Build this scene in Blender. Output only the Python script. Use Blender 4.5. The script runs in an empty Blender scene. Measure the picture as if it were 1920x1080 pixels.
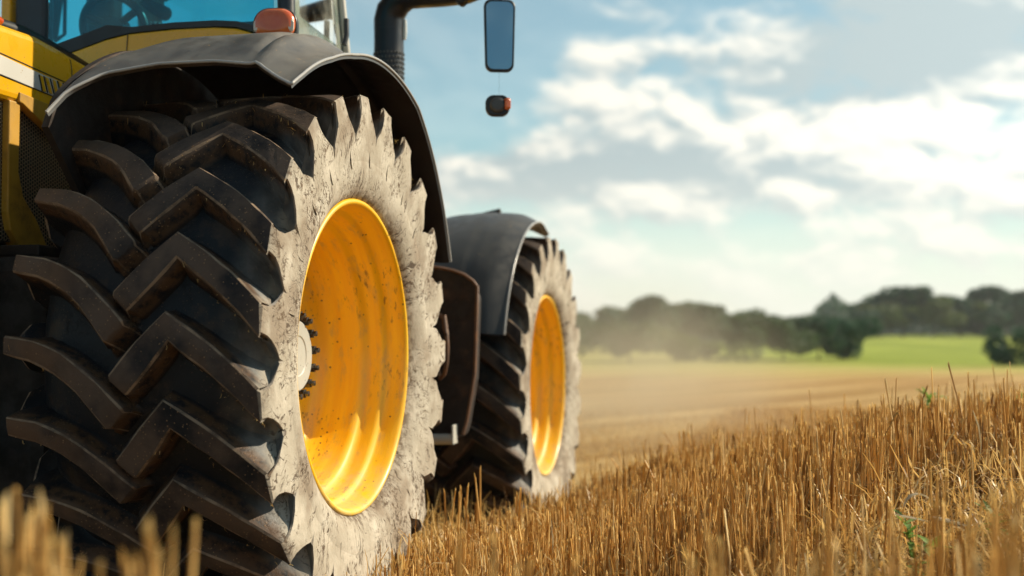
import bpy, bmesh, math, random
import numpy as np
from mathutils import Vector, Matrix

sc = bpy.context.scene
COL = sc.collection
rad = math.radians
RNG = np.random.default_rng(7)
random.seed(7)

# ------------------------------------------------------------------ camera
FPX = 2380.0
YAW, PIT = rad(13.7), math.atan(100 / FPX)
CAM = np.array([1.525, -4.01, 0.925])
cd = bpy.data.cameras.new('camera')
cam = bpy.data.objects.new('camera', cd)
COL.objects.link(cam)
cam.location = CAM
cam.rotation_euler = (rad(90) + PIT, 0, YAW)
cd.sensor_width = 36
cd.lens = 36 * FPX / 1920
cd.clip_start, cd.clip_end = 0.05, 6000
cd.dof.use_dof = True
cd.dof.focus_distance = 3.95
cd.dof.aperture_fstop = 1.75
sc.camera = cam

# ------------------------------------------------------------------ sky and sun
SUN_AZ, SUN_EL = 57.0, 34.0            # azimuth from +Y towards +X
world = bpy.data.worlds.new('World')
sc.world = world
world.use_nodes = True
wn = world.node_tree
SKY_STRENGTH = 0.10


class NT:
    """short node-building helper"""
    def __init__(self, tree):
        self.t = tree

    def n(self, typ, **kw):
        nd = self.t.nodes.new(typ)
        for k, v in kw.items():
            setattr(nd, k, v)
        return nd

    def put(self, sock, v):
        if isinstance(v, bpy.types.NodeSocket):
            self.t.links.new(v, sock)
        elif v is not None:
            if isinstance(v, (tuple, list)) and len(v) == 3 and sock.type == 'RGBA':
                v = (*v, 1)
            sock.default_value = v

    def m(self, op, a, b=None, c=None, clamp=False):
        nd = self.n('ShaderNodeMath', operation=op, use_clamp=clamp)
        self.put(nd.inputs[0], a)
        if b is not None:
            self.put(nd.inputs[1], b)
        if c is not None:
            self.put(nd.inputs[2], c)
        return nd.outputs[0]

    def ss(self, v, lo, hi, a=0.0, b=1.0):
        nd = self.n('ShaderNodeMapRange', interpolation_type='SMOOTHSTEP')
        self.put(nd.inputs[0], v)
        nd.inputs[1].default_value, nd.inputs[2].default_value = lo, hi
        nd.inputs[3].default_value, nd.inputs[4].default_value = a, b
        return nd.outputs[0]

    def mix(self, f, a, b, mode='MIX'):
        nd = self.n('ShaderNodeMix', data_type='RGBA', blend_type=mode)
        self.put(nd.inputs[0], f)
        self.put(nd.inputs[6], a)
        self.put(nd.inputs[7], b)
        return nd.outputs[2]

    def xyz(self, v):
        nd = self.n('ShaderNodeSeparateXYZ')
        self.put(nd.inputs[0], v)
        return nd.outputs

    def comb(self, x, y, z):
        nd = self.n('ShaderNodeCombineXYZ')
        for i, v in enumerate((x, y, z)):
            self.put(nd.inputs[i], v)
        return nd.outputs[0]

    def noise(self, vec, scale, detail=4, rough=0.55, dist=0.0):
        nd = self.n('ShaderNodeTexNoise')
        self.put(nd.inputs['Vector'], vec)
        nd.inputs['Scale'].default_value = scale
        nd.inputs['Detail'].default_value = detail
        nd.inputs['Roughness'].default_value = rough
        nd.inputs['Distortion'].default_value = dist
        return nd.outputs[0]

    def vor(self, vec, scale, feature='F1'):
        nd = self.n('ShaderNodeTexVoronoi', feature=feature)
        self.put(nd.inputs['Vector'], vec)
        nd.inputs['Scale'].default_value = scale
        return nd.outputs[0]

    def ramp(self, f, stops):
        nd = self.n('ShaderNodeValToRGB')
        self.put(nd.inputs[0], f)
        el = nd.color_ramp.elements
        while len(el) < len(stops):
            el.new(0.5)
        for e, (p, c) in zip(el, stops):
            e.position = p
            e.color = (*c, 1)
        return nd.outputs[0]

    def bump(self, h, strength=0.3, dist=0.01):
        nd = self.n('ShaderNodeBump')
        nd.inputs['Strength'].default_value = strength
        nd.inputs['Distance'].default_value = dist
        self.put(nd.inputs['Height'], h)
        return nd.outputs[0]

    def scale(self, v, s):
        nd = self.n('ShaderNodeVectorMath', operation='MULTIPLY')
        self.put(nd.inputs[0], v)
        nd.inputs[1].default_value = s
        return nd.outputs[0]


def build_sky():
    k = NT(wn)
    bg = wn.nodes['Background']
    sky = k.n('ShaderNodeTexSky', sky_type='NISHITA', sun_disc=False)
    sky.sun_elevation, sky.sun_rotation = rad(SUN_EL), rad(SUN_AZ)
    sky.air_density, sky.dust_density, sky.ozone_density = 1.0, 0.4, 1.5
    tc = k.n('ShaderNodeTexCoord')
    g = k.xyz(tc.outputs['Generated'])
    az = k.m('ARCTAN2', g[0], g[1])
    el = k.m('ARCSINE', g[2])
    azd = k.m('MULTIPLY', az, 57.2958)
    eld = k.m('MULTIPLY', el, 57.2958)
    warp = k.noise(k.comb(k.m('MULTIPLY', azd, 0.20), k.m('MULTIPLY', eld, 0.5), 0.0), 1.0, 3)
    px = k.m('ADD', k.m('MULTIPLY', azd, 0.29), k.m('MULTIPLY', warp, 0.9))
    tilt = k.m('ADD', eld, k.m('MULTIPLY', azd, 0.10))

    def field(de, da, seed, detail=3.5):
        return k.noise(k.comb(k.m('ADD', px, da), k.m('MULTIPLY', k.m('ADD', tilt, de), 0.52), seed), 1.0, detail, 0.5)
    n0 = field(0, 0, 3.7)
    n1 = field(0.6, 0.10, 3.7)

    def blob(a, e, sa, se, amp):
        da = k.m('DIVIDE', k.m('SUBTRACT', azd, a), sa)
        de = k.m('DIVIDE', k.m('SUBTRACT', eld, e), se)
        q = k.m('ADD', k.m('MULTIPLY', da, da), k.m('MULTIPLY', de, de))
        return k.m('MULTIPLY', k.m('EXPONENT', k.m('MULTIPLY', q, -1.0)), amp)

    def total(lst):
        s = lst[0]
        for x in lst[1:]:
            s = k.m('ADD', s, x)
        return s
    # clear gap over the cab, a bank of cloud across the rest
    cover = total([n0, blob(-22, 13, 9, 6, -0.34), blob(-30, 11, 10, 9, -0.25), blob(-16, 10.5, 4, 3, -0.12), blob(-9, 10, 6, 2.6, 0.16),
                   blob(-14.5, 10.2, 5, 1.7, 0.12), blob(-15, 7.5, 8, 1.5, 0.25), blob(5, 11, 8, 5, 0.22), blob(-3, 7.5, 12, 1.8, 0.2), blob(-12, 14.8, 4, 1.2, -0.12)])
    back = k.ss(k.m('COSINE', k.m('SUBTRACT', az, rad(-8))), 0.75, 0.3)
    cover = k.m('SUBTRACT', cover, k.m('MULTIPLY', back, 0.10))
    cov = k.ss(cover, 0.38, 0.66, 0.12, 1.0)
    lit = total([k.m('MULTIPLY', k.m('SUBTRACT', n0, n1), 3.2), k.m('MULTIPLY', k.m('SUBTRACT', n0, 0.5), 1.2), 
                 blob(-9, 10.9, 6, 1.7, 0.30), blob(-16, 9.9, 4, 0.9, 0.35), blob(6.5, 9.0, 5.0, 1.9, 0.85), blob(-3.5, 13.9, 3, 1.0, 0.35), blob(-1, 8.6, 3, 1.0, 0.25),
                 blob(-10, 7.7, 7, 0.9, -0.85), blob(-6, 12.5, 2.2, 0.6, -0.35), blob(3.8, 13.4, 6.0, 2.3, -1.25), blob(1.0, 10.6, 2.6, 0.9, -0.4), blob(-1.5, 5.0, 2.5, 0.7, 0.3)])
    litf = k.ss(lit, -0.55, 0.60)
    cloud = k.mix(litf, (0.41, 0.505, 0.53), (1.0, 0.96, 0.85))
    # clouds brighten towards the sun
    dsun = blob(20, 12, 26, 16, 0.35)
    cloudv = k.n('ShaderNodeVectorMath', operation='SCALE')
    k.put(cloudv.inputs[0], cloud)
    k.put(cloudv.inputs[3], k.m('ADD', dsun, 0.86))
    skyc = k.n('ShaderNodeVectorMath', operation='MULTIPLY')
    k.put(skyc.inputs[0], sky.outputs[0])
    skyc.inputs[1].default_value = (SKY_STRENGTH * 0.85, SKY_STRENGTH * 1.12, SKY_STRENGTH * 0.98)
    c1 = k.mix(cov, skyc.outputs[0], cloudv.outputs[0])
    hz = k.ss(eld, 0.5, 9.0, 0.95, 0.10)
    c2 = k.mix(hz, c1, (0.86, 0.87, 0.76))
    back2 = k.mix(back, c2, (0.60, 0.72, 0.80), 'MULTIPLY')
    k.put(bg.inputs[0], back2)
    bg.inputs[1].default_value = 0.86


build_sky()
sl = bpy.data.lights.new('sun', 'SUN')
sl.energy = 5.0
sl.angle = rad(0.5)
sl.color = (1.0, 0.87, 0.66)
sun = bpy.data.objects.new('sun', sl)
COL.objects.link(sun)
sv = Vector((math.sin(rad(SUN_AZ)) * math.cos(rad(SUN_EL)), math.cos(rad(SUN_AZ)) * math.cos(rad(SUN_EL)), math.sin(rad(SUN_EL))))
sun.rotation_euler = sv.to_track_quat('Z', 'Y').to_euler()
sun.location = (20, 20, 20)
sc.view_settings.view_transform = 'Standard'
sc.view_settings.look = 'None'
sc.view_settings.exposure = 0.45
sc.view_settings.gamma = 1.0
sc.cycles.max_bounces = 8
sc.cycles.transparent_max_bounces = 12
sc.cycles.volume_bounces = 0


# ------------------------------------------------------------------ helpers
def tag(o, label=None, cat=None, group=None, kind=None):
    for k_, v in (('label', label), ('category', cat), ('group', group), ('kind', kind)):
        if v:
            o[k_] = v
    return o


def empty(name, loc=(0, 0, 0), parent=None):
    o = bpy.data.objects.new(name, None)
    o.empty_display_size = 0.1
    COL.objects.link(o)
    o.location = loc
    if parent:
        o.parent = parent
    return o


class MB:
    """collects shapes for one mesh object"""
    def __init__(self):
        self.v, self.f, self.mi, self.sm = [], [], [], []

    def add(self, verts, faces, mi=0, smooth=False):
        o = len(self.v)
        self.v.extend(tuple(map(float, p)) for p in verts)
        for f in faces:
            self.f.append(tuple(i + o for i in f))
            self.mi.append(mi)
            self.sm.append(smooth)

    def grid(self, P, mi=0, smooth=True, close_u=False, close_v=False, flip=False):
        P = np.asarray(P, float)
        nu, nv = P.shape[:2]
        fs = []
        for i in range(nu if close_u else nu - 1):
            for j in range(nv if close_v else nv - 1):
                a, b = i * nv + j, ((i + 1) % nu) * nv + j
                c, d = ((i + 1) % nu) * nv + (j + 1) % nv, i * nv + (j + 1) % nv
                fs.append((d, c, b, a) if flip else (a, b, c, d))
        self.add(P.reshape(-1, 3), fs, mi, smooth)

    def shell(self, P, th, mi=0, smooth=True):
        """a sheet of points given a real thickness"""
        P = np.asarray(P, float)
        du = np.gradient(P, axis=0)
        dv = np.gradient(P, axis=1)
        N = np.cross(du, dv)
        N /= np.linalg.norm(N, axis=2, keepdims=True) + 1e-9
        Q = P - N * th
        self.grid(P, mi, smooth)
        self.grid(Q, mi, smooth, flip=True)
        for A, B in ((P[0], Q[0]), (Q[-1], P[-1])):
            self.grid(np.stack([B, A]), mi, False)
        for A, B in ((P[:, 0], Q[:, 0]), (Q[:, -1], P[:, -1])):
            self.grid(np.stack([A, B]), mi, False)

    def revolve(self, prof, n=96, mi=0, smooth=True, a0=0.0, a1=None):
        """prof = (x, r) round the X axis"""
        full = a1 is None
        A = np.linspace(a0, 2 * math.pi if full else a1, n, endpoint=not full)
        pr = np.asarray(prof, float)
        P = np.zeros((n, len(pr), 3))
        P[:, :, 0] = pr[None, :, 0]
        P[:, :, 1] = np.cos(A)[:, None] * pr[None, :, 1]
        P[:, :, 2] = np.sin(A)[:, None] * pr[None, :, 1]
        self.grid(P, mi, smooth, close_u=full)

    def tube(self, pts, r, n=10, mi=0, smooth=True, cap=True):
        pts = [Vector(p) for p in pts]
        rs = r if hasattr(r, '__len__') else [r] * len(pts)
        up = Vector((0.3, 0.2, 1)).normalized()
        rings = []
        for i, p in enumerate(pts):
            t = (pts[min(i + 1, len(pts) - 1)] - pts[max(i - 1, 0)]).normalized()
            a = t.cross(up)
            if a.length < 1e-4:
                a = t.cross(Vector((1, 0, 0)))
            a.normalize()
            b = a.cross(t).normalized()
            up = b
            rings.append([p + (a * math.cos(q) + b * math.sin(q)) * rs[i] for q in [2 * math.pi * j / n for j in range(n)]])
        self.grid(np.array([[tuple(v) for v in rg] for rg in rings]), mi, smooth, close_v=True)
        if cap:
            self.add([tuple(v) for v in rings[0]], [tuple(range(n))], mi)
            self.add([tuple(v) for v in rings[-1]], [tuple(reversed(range(n)))], mi)

    def box(self, lo, hi, bevel=0.01, mi=0, seg=2, rot=None):
        bm = bmesh.new()
        bmesh.ops.create_cube(bm, size=1.0)
        lo, hi = Vector(lo), Vector(hi)
        s, c = hi - lo, (hi + lo) / 2
        for v in bm.verts:
            v.co = Vector((v.co.x * s.x, v.co.y * s.y, v.co.z * s.z))
        if bevel:
            bmesh.ops.bevel(bm, geom=bm.edges[:], offset=min(bevel, min(s) * 0.45), segments=seg, affect='EDGES', profile=0.5)
        if rot:
            bmesh.ops.rotate(bm, verts=bm.verts[:], cent=(0, 0, 0), matrix=rot)
        bmesh.ops.translate(bm, verts=bm.verts[:], vec=c)
        bm.verts.index_update()
        self.add([v.co[:] for v in bm.verts], [[v.index for v in f.verts] for f in bm.faces], mi, False)
        bm.free()

    def prism(self, poly, axis, a, b, mi=0, bevel=0.0):
        """extrude a 2D polygon along an axis ('x': poly is (y,z); 'y': poly is (x,z))"""
        def at(p, w):
            return (w, p[0], p[1]) if axis == 'x' else (p[0], w, p[1])
        bm = bmesh.new()
        va = [bm.verts.new(at(p, a)) for p in poly]
        f = bm.faces.new(va)
        r = bmesh.ops.extrude_face_region(bm, geom=[f])
        nv = [g for g in r['geom'] if isinstance(g, bmesh.types.BMVert)]
        bmesh.ops.translate(bm, verts=nv, vec=(b - a, 0, 0) if axis == 'x' else (0, b - a, 0))
        bmesh.ops.recalc_face_normals(bm, faces=bm.faces[:])
        if bevel:
            ed = [e for e in bm.edges if len(e.link_faces) == 2 and e.calc_face_angle(0) > 0.6]
            bmesh.ops.bevel(bm, geom=ed, offset=bevel, segments=3, affect='EDGES', profile=0.5)
        bm.verts.index_update()
        self.add([v.co[:] for v in bm.verts], [[v.index for v in q.verts] for q in bm.faces], mi, False)
        bm.free()

    def build(self, name, mats, parent=None, loc=None, fix=False):
        me = bpy.data.meshes.new(name)
        me.from_pydata(self.v, [], self.f)
        for m_ in (mats if isinstance(mats, (list, tuple)) else [mats]):
            me.materials.append(m_)
        me.polygons.foreach_set('material_index', self.mi)
        me.polygons.foreach_set('use_smooth', self.sm)
        me.update()
        if fix:
            bm = bmesh.new()
            bm.from_mesh(me)
            bmesh.ops.remove_doubles(bm, verts=bm.verts[:], dist=1e-5)
            bmesh.ops.recalc_face_normals(bm, faces=bm.faces[:])
            bm.to_mesh(me)
            bm.free()
        o = bpy.data.objects.new(name, me)
        COL.objects.link(o)
        if parent is not None:
            o.parent = parent
            if loc is None:
                w = Vector((0, 0, 0))
                q = parent
                while q:
                    w += Vector(q.location)
                    q = q.parent
                o.location = -w          # vertices are written in world metres
            else:
                o.location = loc
        elif loc is not None:
            o.location = loc
        return o


def raw_mesh(name, V, F, mat, smooth=True):
    """fast mesh from numpy quads or triangles"""
    V = np.asarray(V, np.float32)
    F = np.asarray(F, np.int32)
    me = bpy.data.meshes.new(name)
    me.vertices.add(len(V))
    me.vertices.foreach_set('co', V.ravel())
    k_ = F.shape[1]
    me.loops.add(F.size)
    me.loops.foreach_set('vertex_index', F.ravel())
    me.polygons.add(len(F))
    me.polygons.foreach_set('loop_start', np.arange(0, F.size, k_, dtype=np.int32))
    me.polygons.foreach_set('use_smooth', np.full(len(F), smooth))
    me.update(calc_edges=True)
    me.validate()
    me.materials.append(mat)
    return me


def link(name, me, parent=None, loc=(0, 0, 0)):
    o = bpy.data.objects.new(name, me)
    COL.objects.link(o)
    o.location = loc
    if parent:
        o.parent = parent
    return o


def new_mat(name):
    m_ = bpy.data.materials.new(name)
    m_.use_nodes = True
    k_ = NT(m_.node_tree)
    return m_, k_, m_.node_tree.nodes['Principled BSDF']


def sstep(x, a, b):
    t = np.clip((np.asarray(x, float) - a) / (b - a), 0, 1)
    return t * t * (3 - 2 * t)


# ------------------------------------------------------------------ materials
def simple(name, col, rough=0.5, metal=0.0, dirt=None, dirt_amt=0.5, dscale=9.0, coat=0.0, spec=0.5, bump=0.0):
    m_, k, b = new_mat(name)
    co = k.n('ShaderNodeTexCoord').outputs['Object']
    base = k.mix(k.ss(k.noise(co, 2.3, 3), 0.3, 0.7), tuple(c * 0.9 for c in col), tuple(min(1, c * 1.08) for c in col))
    rg = k.ss(k.noise(co, 14.0, 4), 0.3, 0.75, rough * 0.8, min(1, rough * 1.25))
    if dirt:
        d = k.m('MULTIPLY', k.ss(k.noise(co, dscale, 7, 0.65), 0.62 - dirt_amt * 0.25, 0.78), k.ss(k.noise(co, 1.9, 3), 0.3, 0.65))
        sp = k.ss(k.vor(co, 55.0), 0.16, 0.08)
        sp = k.m('MULTIPLY', sp, k.ss(k.noise(co, 7.0, 3), 0.52, 0.60))
        d = k.m('MAXIMUM', k.m('MULTIPLY', d, dirt_amt * 1.3), sp, clamp=True)
        base = k.mix(d, base, dirt)
        rg = k.m('MAXIMUM', rg, k.m('MULTIPLY', d, 0.9))
    k.put(b.inputs['Base Color'], base)
    k.put(b.inputs['Roughness'], rg)
    b.inputs['Metallic'].default_value = metal
    b.inputs['Coat Weight'].default_value = coat
    b.inputs['Coat Roughness'].default_value = 0.12
    b.inputs['Specular IOR Level'].default_value = spec
    if bump:
        k.put(b.inputs['Normal'], k.bump(k.noise(co, 90.0, 4, 0.7), bump, 0.004))
    return m_


def mat_tyre(name='dusty_tyre_rubber', edge=0.0):
    m_, k, b = new_mat(name)
    co = k.n('ShaderNodeTexCoord').outputs['Object']
    x, y, z = k.xyz(co)
    r = k.m('SQRT', k.m('ADD', k.m('MULTIPLY', y, y), k.m('MULTIPLY', z, z)))
    th = k.m('ARCTAN2', z, y)
    nz = k.noise(co, 7.0, 5, 0.6)
    fine = k.noise(co, 60.0, 5, 0.65)
    # pale dried mud on the outer flank
    xx = k.m('ADD', x, k.m('MULTIPLY', k.m('SUBTRACT', k.noise(co, 11.0, 4, 0.55), 0.5), 0.06))
    lift = k.ss(r, 0.76, 0.85, 0.0, 0.030)
    onx = k.xyz(k.n('ShaderNodeTexCoord').outputs['Normal'])[0]
    onx = k.m('ADD', onx, k.m('MULTIPLY', k.m('SUBTRACT', fine, 0.5), 0.25))
    faced = k.m('MAXIMUM', k.ss(onx, 0.35, 0.85), k.ss(r, 0.745, 0.70))
    white = k.m('MAXIMUM', k.m('MULTIPLY', faced, k.ss(k.m('SUBTRACT', xx, lift), 0.004, 0.040)), k.m('MULTIPLY', k.ss(r, 0.735, 0.705), k.ss(x, -0.2, -0.1)))
    veil = k.m('MULTIPLY', k.ss(xx, -0.10, 0.03), k.ss(k.noise(co, 12.0, 4), 0.3, 0.7, 0.25, 0.60))
    veil = k.m('MULTIPLY', veil, k.ss(r, 0.845, 0.80))
    # polar coordinates for the cracks that run with the radius
    pc = k.comb(k.m('MULTIPLY', th, 9.0), k.m('MULTIPLY', r, 2.6), k.m('MULTIPLY', x, 4.0))
    wob = k.noise(k.comb(k.m('MULTIPLY', th, 5.0), k.m('MULTIPLY', r, 9.0), x), 1.4, 3)
    pcw = k.comb(k.m('ADD', k.m('MULTIPLY', th, 13.0), k.m('MULTIPLY', wob, 3.0)), k.m('MULTIPLY', r, 5.0), k.m('MULTIPLY', x, 6.0))
    lc = k.comb(k.m('ADD', k.m('MULTIPLY', th, 30.0), k.m('MULTIPLY', wob, 4.0)), k.m('MULTIPLY', r, 9.0), k.m('MULTIPLY', x, 9.0))
    ridge = k.noise(lc, 1.0, 2, 0.45, 0.2)
    ridge2 = k.noise(lc, 2.1, 2, 0.4, 0.2)
    crack = k.m('MULTIPLY', k.ss(k.m('ABSOLUTE', k.m('SUBTRACT', ridge, 0.5)), 0.026, 0.009), k.ss(k.noise(co, 10.0, 3), 0.47, 0.57))
    ridgel = k.m('MULTIPLY', k.ss(k.m('ABSOLUTE', k.m('SUBTRACT', ridge2, 0.5)), 0.022, 0.007), k.ss(k.noise(co, 6.0, 3), 0.48, 0.60))
    lines = k.m('MAXIMUM', crack, ridgel)
    # brown soil flecks in patches
    fleck = k.m('MULTIPLY', k.ss(k.noise(co, 55.0, 4, 0.7), 0.53, 0.60), k.ss(k.noise(co, 6.5, 4), 0.49, 0.60))
    bead = k.m('MULTIPLY', k.ss(r, 0.575, 0.530), k.ss(k.noise(co, 30.0, 5, 0.7), 0.44, 0.58))
    tone = k.mix(k.ss(nz, 0.35, 0.7), (0.38, 0.335, 0.265), (0.55, 0.50, 0.415))
    tone = k.mix(k.m('MULTIPLY', k.ss(k.noise(co, 4.5, 5, 0.6), 0.45, 0.66), 0.72), tone, (0.22, 0.165, 0.115))
    tone = k.mix(k.m('MULTIPLY', lines, 0.9), tone, (0.085, 0.060, 0.042))
    tone = k.mix(k.m('MULTIPLY', k.m('MAXIMUM', fleck, k.m('MULTIPLY', bead, 0.8)), 0.9), tone, (0.10, 0.062, 0.036))
    # black rubber, soil on the lug faces
    soil_band = k.ss(r, 0.845, 0.862)
    soil = k.m('MULTIPLY', soil_band, k.ss(k.noise(co, 5.0, 5, 0.6), 0.30, 0.62))
    rub = k.mix(k.m('MULTIPLY', soil, 0.85), (0.0055, 0.0072, 0.0105), (0.105, 0.070, 0.050))
    flank = k.m('MULTIPLY', k.ss(r, 0.806, 0.822), k.ss(r, 0.868, 0.85))
    flank = k.m('MULTIPLY', flank, k.ss(k.noise(co, 24.0, 5, 0.7), 0.36, 0.58))
    rub = k.mix(k.m('MULTIPLY', flank, 0.85), rub, (0.095, 0.050, 0.024))
    innerm = k.m('MULTIPLY', k.ss(x, -0.42, -0.62), k.ss(nz, 0.3, 0.6))
    rub = k.mix(k.m('MULTIPLY', innerm, k.m('MULTIPLY', soil_band, 0.75)), rub, (0.13, 0.075, 0.044))
    spk = k.m('MULTIPLY', k.ss(k.vor(co, 85.0), 0.22, 0.10), k.ss(k.noise(co, 11.0, 4), 0.43, 0.55))
    spk = k.m('MULTIPLY', spk, k.ss(r, 0.80, 0.86, 0.25, 1.0))
    packed = k.m('MULTIPLY', k.ss(r, 0.835, 0.80), k.ss(k.noise(co, 9.0, 6, 0.65), 0.50, 0.66))
    rub = k.mix(k.m('MULTIPLY', packed, 0.8), rub, (0.045, 0.028, 0.017))
    rub = k.mix(spk, rub, (0.26, 0.155, 0.075))
    if edge:
        rub = k.mix(k.ss(k.noise(co, 16.0, 5, 0.65), 0.36, 0.6, 0.15, edge), rub, (0.27, 0.19, 0.125))
    rub = k.mix(veil, rub, (0.34, 0.33, 0.31))
    col = k.mix(white, rub, tone)
    k.put(b.inputs['Base Color'], col)
    rr = k.mix(white, k.mix(soil_band, (0.50,) * 3, (0.72,) * 3), (0.92,) * 3)
    k.put(b.inputs['Roughness'], rr)
    b.inputs['Specular IOR Level'].default_value = 0.24
    h = k.m('SUBTRACT', k.m('MULTIPLY', fine, 0.75), k.m('MULTIPLY', k.m('MULTIPLY', lines, white), 1.0))
    h = k.m('ADD', h, k.m('MULTIPLY', k.m('MULTIPLY', k.noise(co, 18.0, 4), white), 0.9))
    h = k.m('ADD', h, k.m('MULTIPLY', k.m('ADD', spk, fleck), 0.5))
    k.put(b.inputs['Normal'], k.bump(h, 0.5, 0.006))
    return m_


def mat_rim():
    m_, k, b = new_mat('dirty_yellow_wheel_paint')
    co = k.n('ShaderNodeTexCoord').outputs['Object']
    x, y, z = k.xyz(co)
    r = k.m('SQRT', k.m('ADD', k.m('MULTIPLY', y, y), k.m('MULTIPLY', z, z)))
    th = k.m('ARCTAN2', z, y)
    band = k.noise(k.comb(k.m('MULTIPLY', th, 1.2), k.m('MULTIPLY', x, 26.0), k.m('MULTIPLY', r, 12.0)), 1.0, 5, 0.6)
    base = k.mix(k.ss(band, 0.35, 0.68), (0.86, 0.455, 0.002), (0.93, 0.56, 0.006))
    run = k.m('MULTIPLY', k.ss(k.noise(k.comb(k.m('MULTIPLY', th, 2.0), k.m('MULTIPLY', x, 14.0), 2.0), 2.2, 6, 0.68), 0.50, 0.72), 0.62)
    base = k.mix(run, base, (0.50, 0.34, 0.12))
    spots = k.m('MULTIPLY', k.ss(k.vor(co, 34.0), 0.17, 0.09), k.ss(k.noise(co, 6.0, 3), 0.50, 0.58))
    grime = k.m('MULTIPLY', k.ss(k.noise(k.comb(k.m('MULTIPLY', th, 9.0), k.m('MULTIPLY', x, 60.0), k.m('MULTIPLY', r, 40.0)), 1.0, 6, 0.72), 0.54, 0.66), k.ss(k.noise(co, 3.6, 3), 0.48, 0.62))
    base = k.mix(k.m('MAXIMUM', spots, k.m('MULTIPLY', grime, 0.85)), base, (0.13, 0.065, 0.022))
    low = k.m('MULTIPLY', k.ss(z, -0.30, -0.52), k.ss(k.noise(co, 8.0, 5, 0.6), 0.34, 0.62))
    base = k.mix(k.m('MULTIPLY', low, 0.55), base, (0.58, 0.46, 0.26))
    k.put(b.inputs['Base Color'], base)
    k.put(b.inputs['Roughness'], k.ss(band, 0.3, 0.7, 0.36, 0.54))
    b.inputs['Coat Weight'].default_value = 0.2
    b.inputs['Coat Roughness'].default_value = 0.2
    k.put(b.inputs['Normal'], k.bump(k.noise(co, 40.0, 4), 0.06, 0.004))
    return m_


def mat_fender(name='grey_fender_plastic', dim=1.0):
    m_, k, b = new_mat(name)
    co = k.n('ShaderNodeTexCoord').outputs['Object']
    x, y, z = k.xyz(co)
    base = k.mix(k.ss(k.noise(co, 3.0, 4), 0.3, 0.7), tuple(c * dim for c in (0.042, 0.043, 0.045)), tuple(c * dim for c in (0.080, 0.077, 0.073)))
    g = k.n('ShaderNodeNewGeometry')
    nz = k.xyz(g.outputs['Normal'])[2]
    dust = k.m('MULTIPLY', k.ss(nz, 0.1, 0.95), k.ss(k.noise(co, 5.0, 6, 0.6), 0.30, 0.66))
    base = k.mix(k.m('MULTIPLY', dust, 0.45 * dim), base, (0.28, 0.255, 0.215))
    cr = k.m('MULTIPLY', k.ss(k.noise(co, 75.0, 3, 0.6), 0.66, 0.70), k.ss(nz, 0.4, 0.8))
    cr = k.m('MULTIPLY', cr, k.ss(k.noise(co, 6.0, 3), 0.48, 0.60))
    base = k.mix(cr, base, (0.42, 0.27, 0.13))
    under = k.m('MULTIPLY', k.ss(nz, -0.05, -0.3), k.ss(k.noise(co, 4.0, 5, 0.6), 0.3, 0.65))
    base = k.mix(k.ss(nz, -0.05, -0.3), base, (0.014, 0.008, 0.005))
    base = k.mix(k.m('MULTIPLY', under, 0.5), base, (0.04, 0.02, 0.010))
    k.put(b.inputs['Base Color'], base)
    k.put(b.inputs['Roughness'], k.ss(k.noise(co, 20.0, 4), 0.3, 0.7, 0.36, 0.52))
    k.put(b.inputs['Normal'], k.bump(k.noise(co, 150.0, 4, 0.7), 0.12, 0.003))
    return m_


def mat_glass(name, tint, rough=0.02, haze=0.0):
    m_, k, b = new_mat(name)
    t = m_.node_tree
    t.nodes.remove(b)
    out = t.nodes['Material Output']
    tr = k.n('ShaderNodeBsdfTransparent')
    tr.inputs[0].default_value = (*tint, 1)
    gl = k.n('ShaderNodeBsdfGlossy')
    gl.inputs['Roughness'].default_value = rough
    gl.inputs[0].default_value = (0.95, 1, 1, 1)
    fr = k.n('ShaderNodeFresnel')
    fr.inputs[0].default_value = 1.5
    co = k.n('ShaderNodeTexCoord').outputs['Object']
    mx = k.n('ShaderNodeMixShader')
    k.put(mx.inputs[0], fr.outputs[0])
    k.put(mx.inputs[1], tr.outputs[0])
    k.put(mx.inputs[2], gl.outputs[0])
    df = k.n('ShaderNodeBsdfDiffuse')
    df.inputs[0].default_value = (0.62, 0.60, 0.52, 1)
    tl = k.n('ShaderNodeBsdfTranslucent')
    tl.inputs[0].default_value = (0.62, 0.66, 0.60, 1)
    ad = k.n('ShaderNodeMixShader')
    ad.inputs[0].default_value = 0.5
    k.put(ad.inputs[1], df.outputs[0])
    k.put(ad.inputs[2], tl.outputs[0])
    m2 = k.n('ShaderNodeMixShader')
    k.put(m2.inputs[0], k.m('MULTIPLY', k.ss(k.noise(co, 4.0, 5, 0.6), 0.3, 0.7), haze))
    k.put(m2.inputs[1], mx.outputs[0])
    k.put(m2.inputs[2], ad.outputs[0])
    k.put(out.inputs[0], m2.outputs[0])
    return m_


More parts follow.
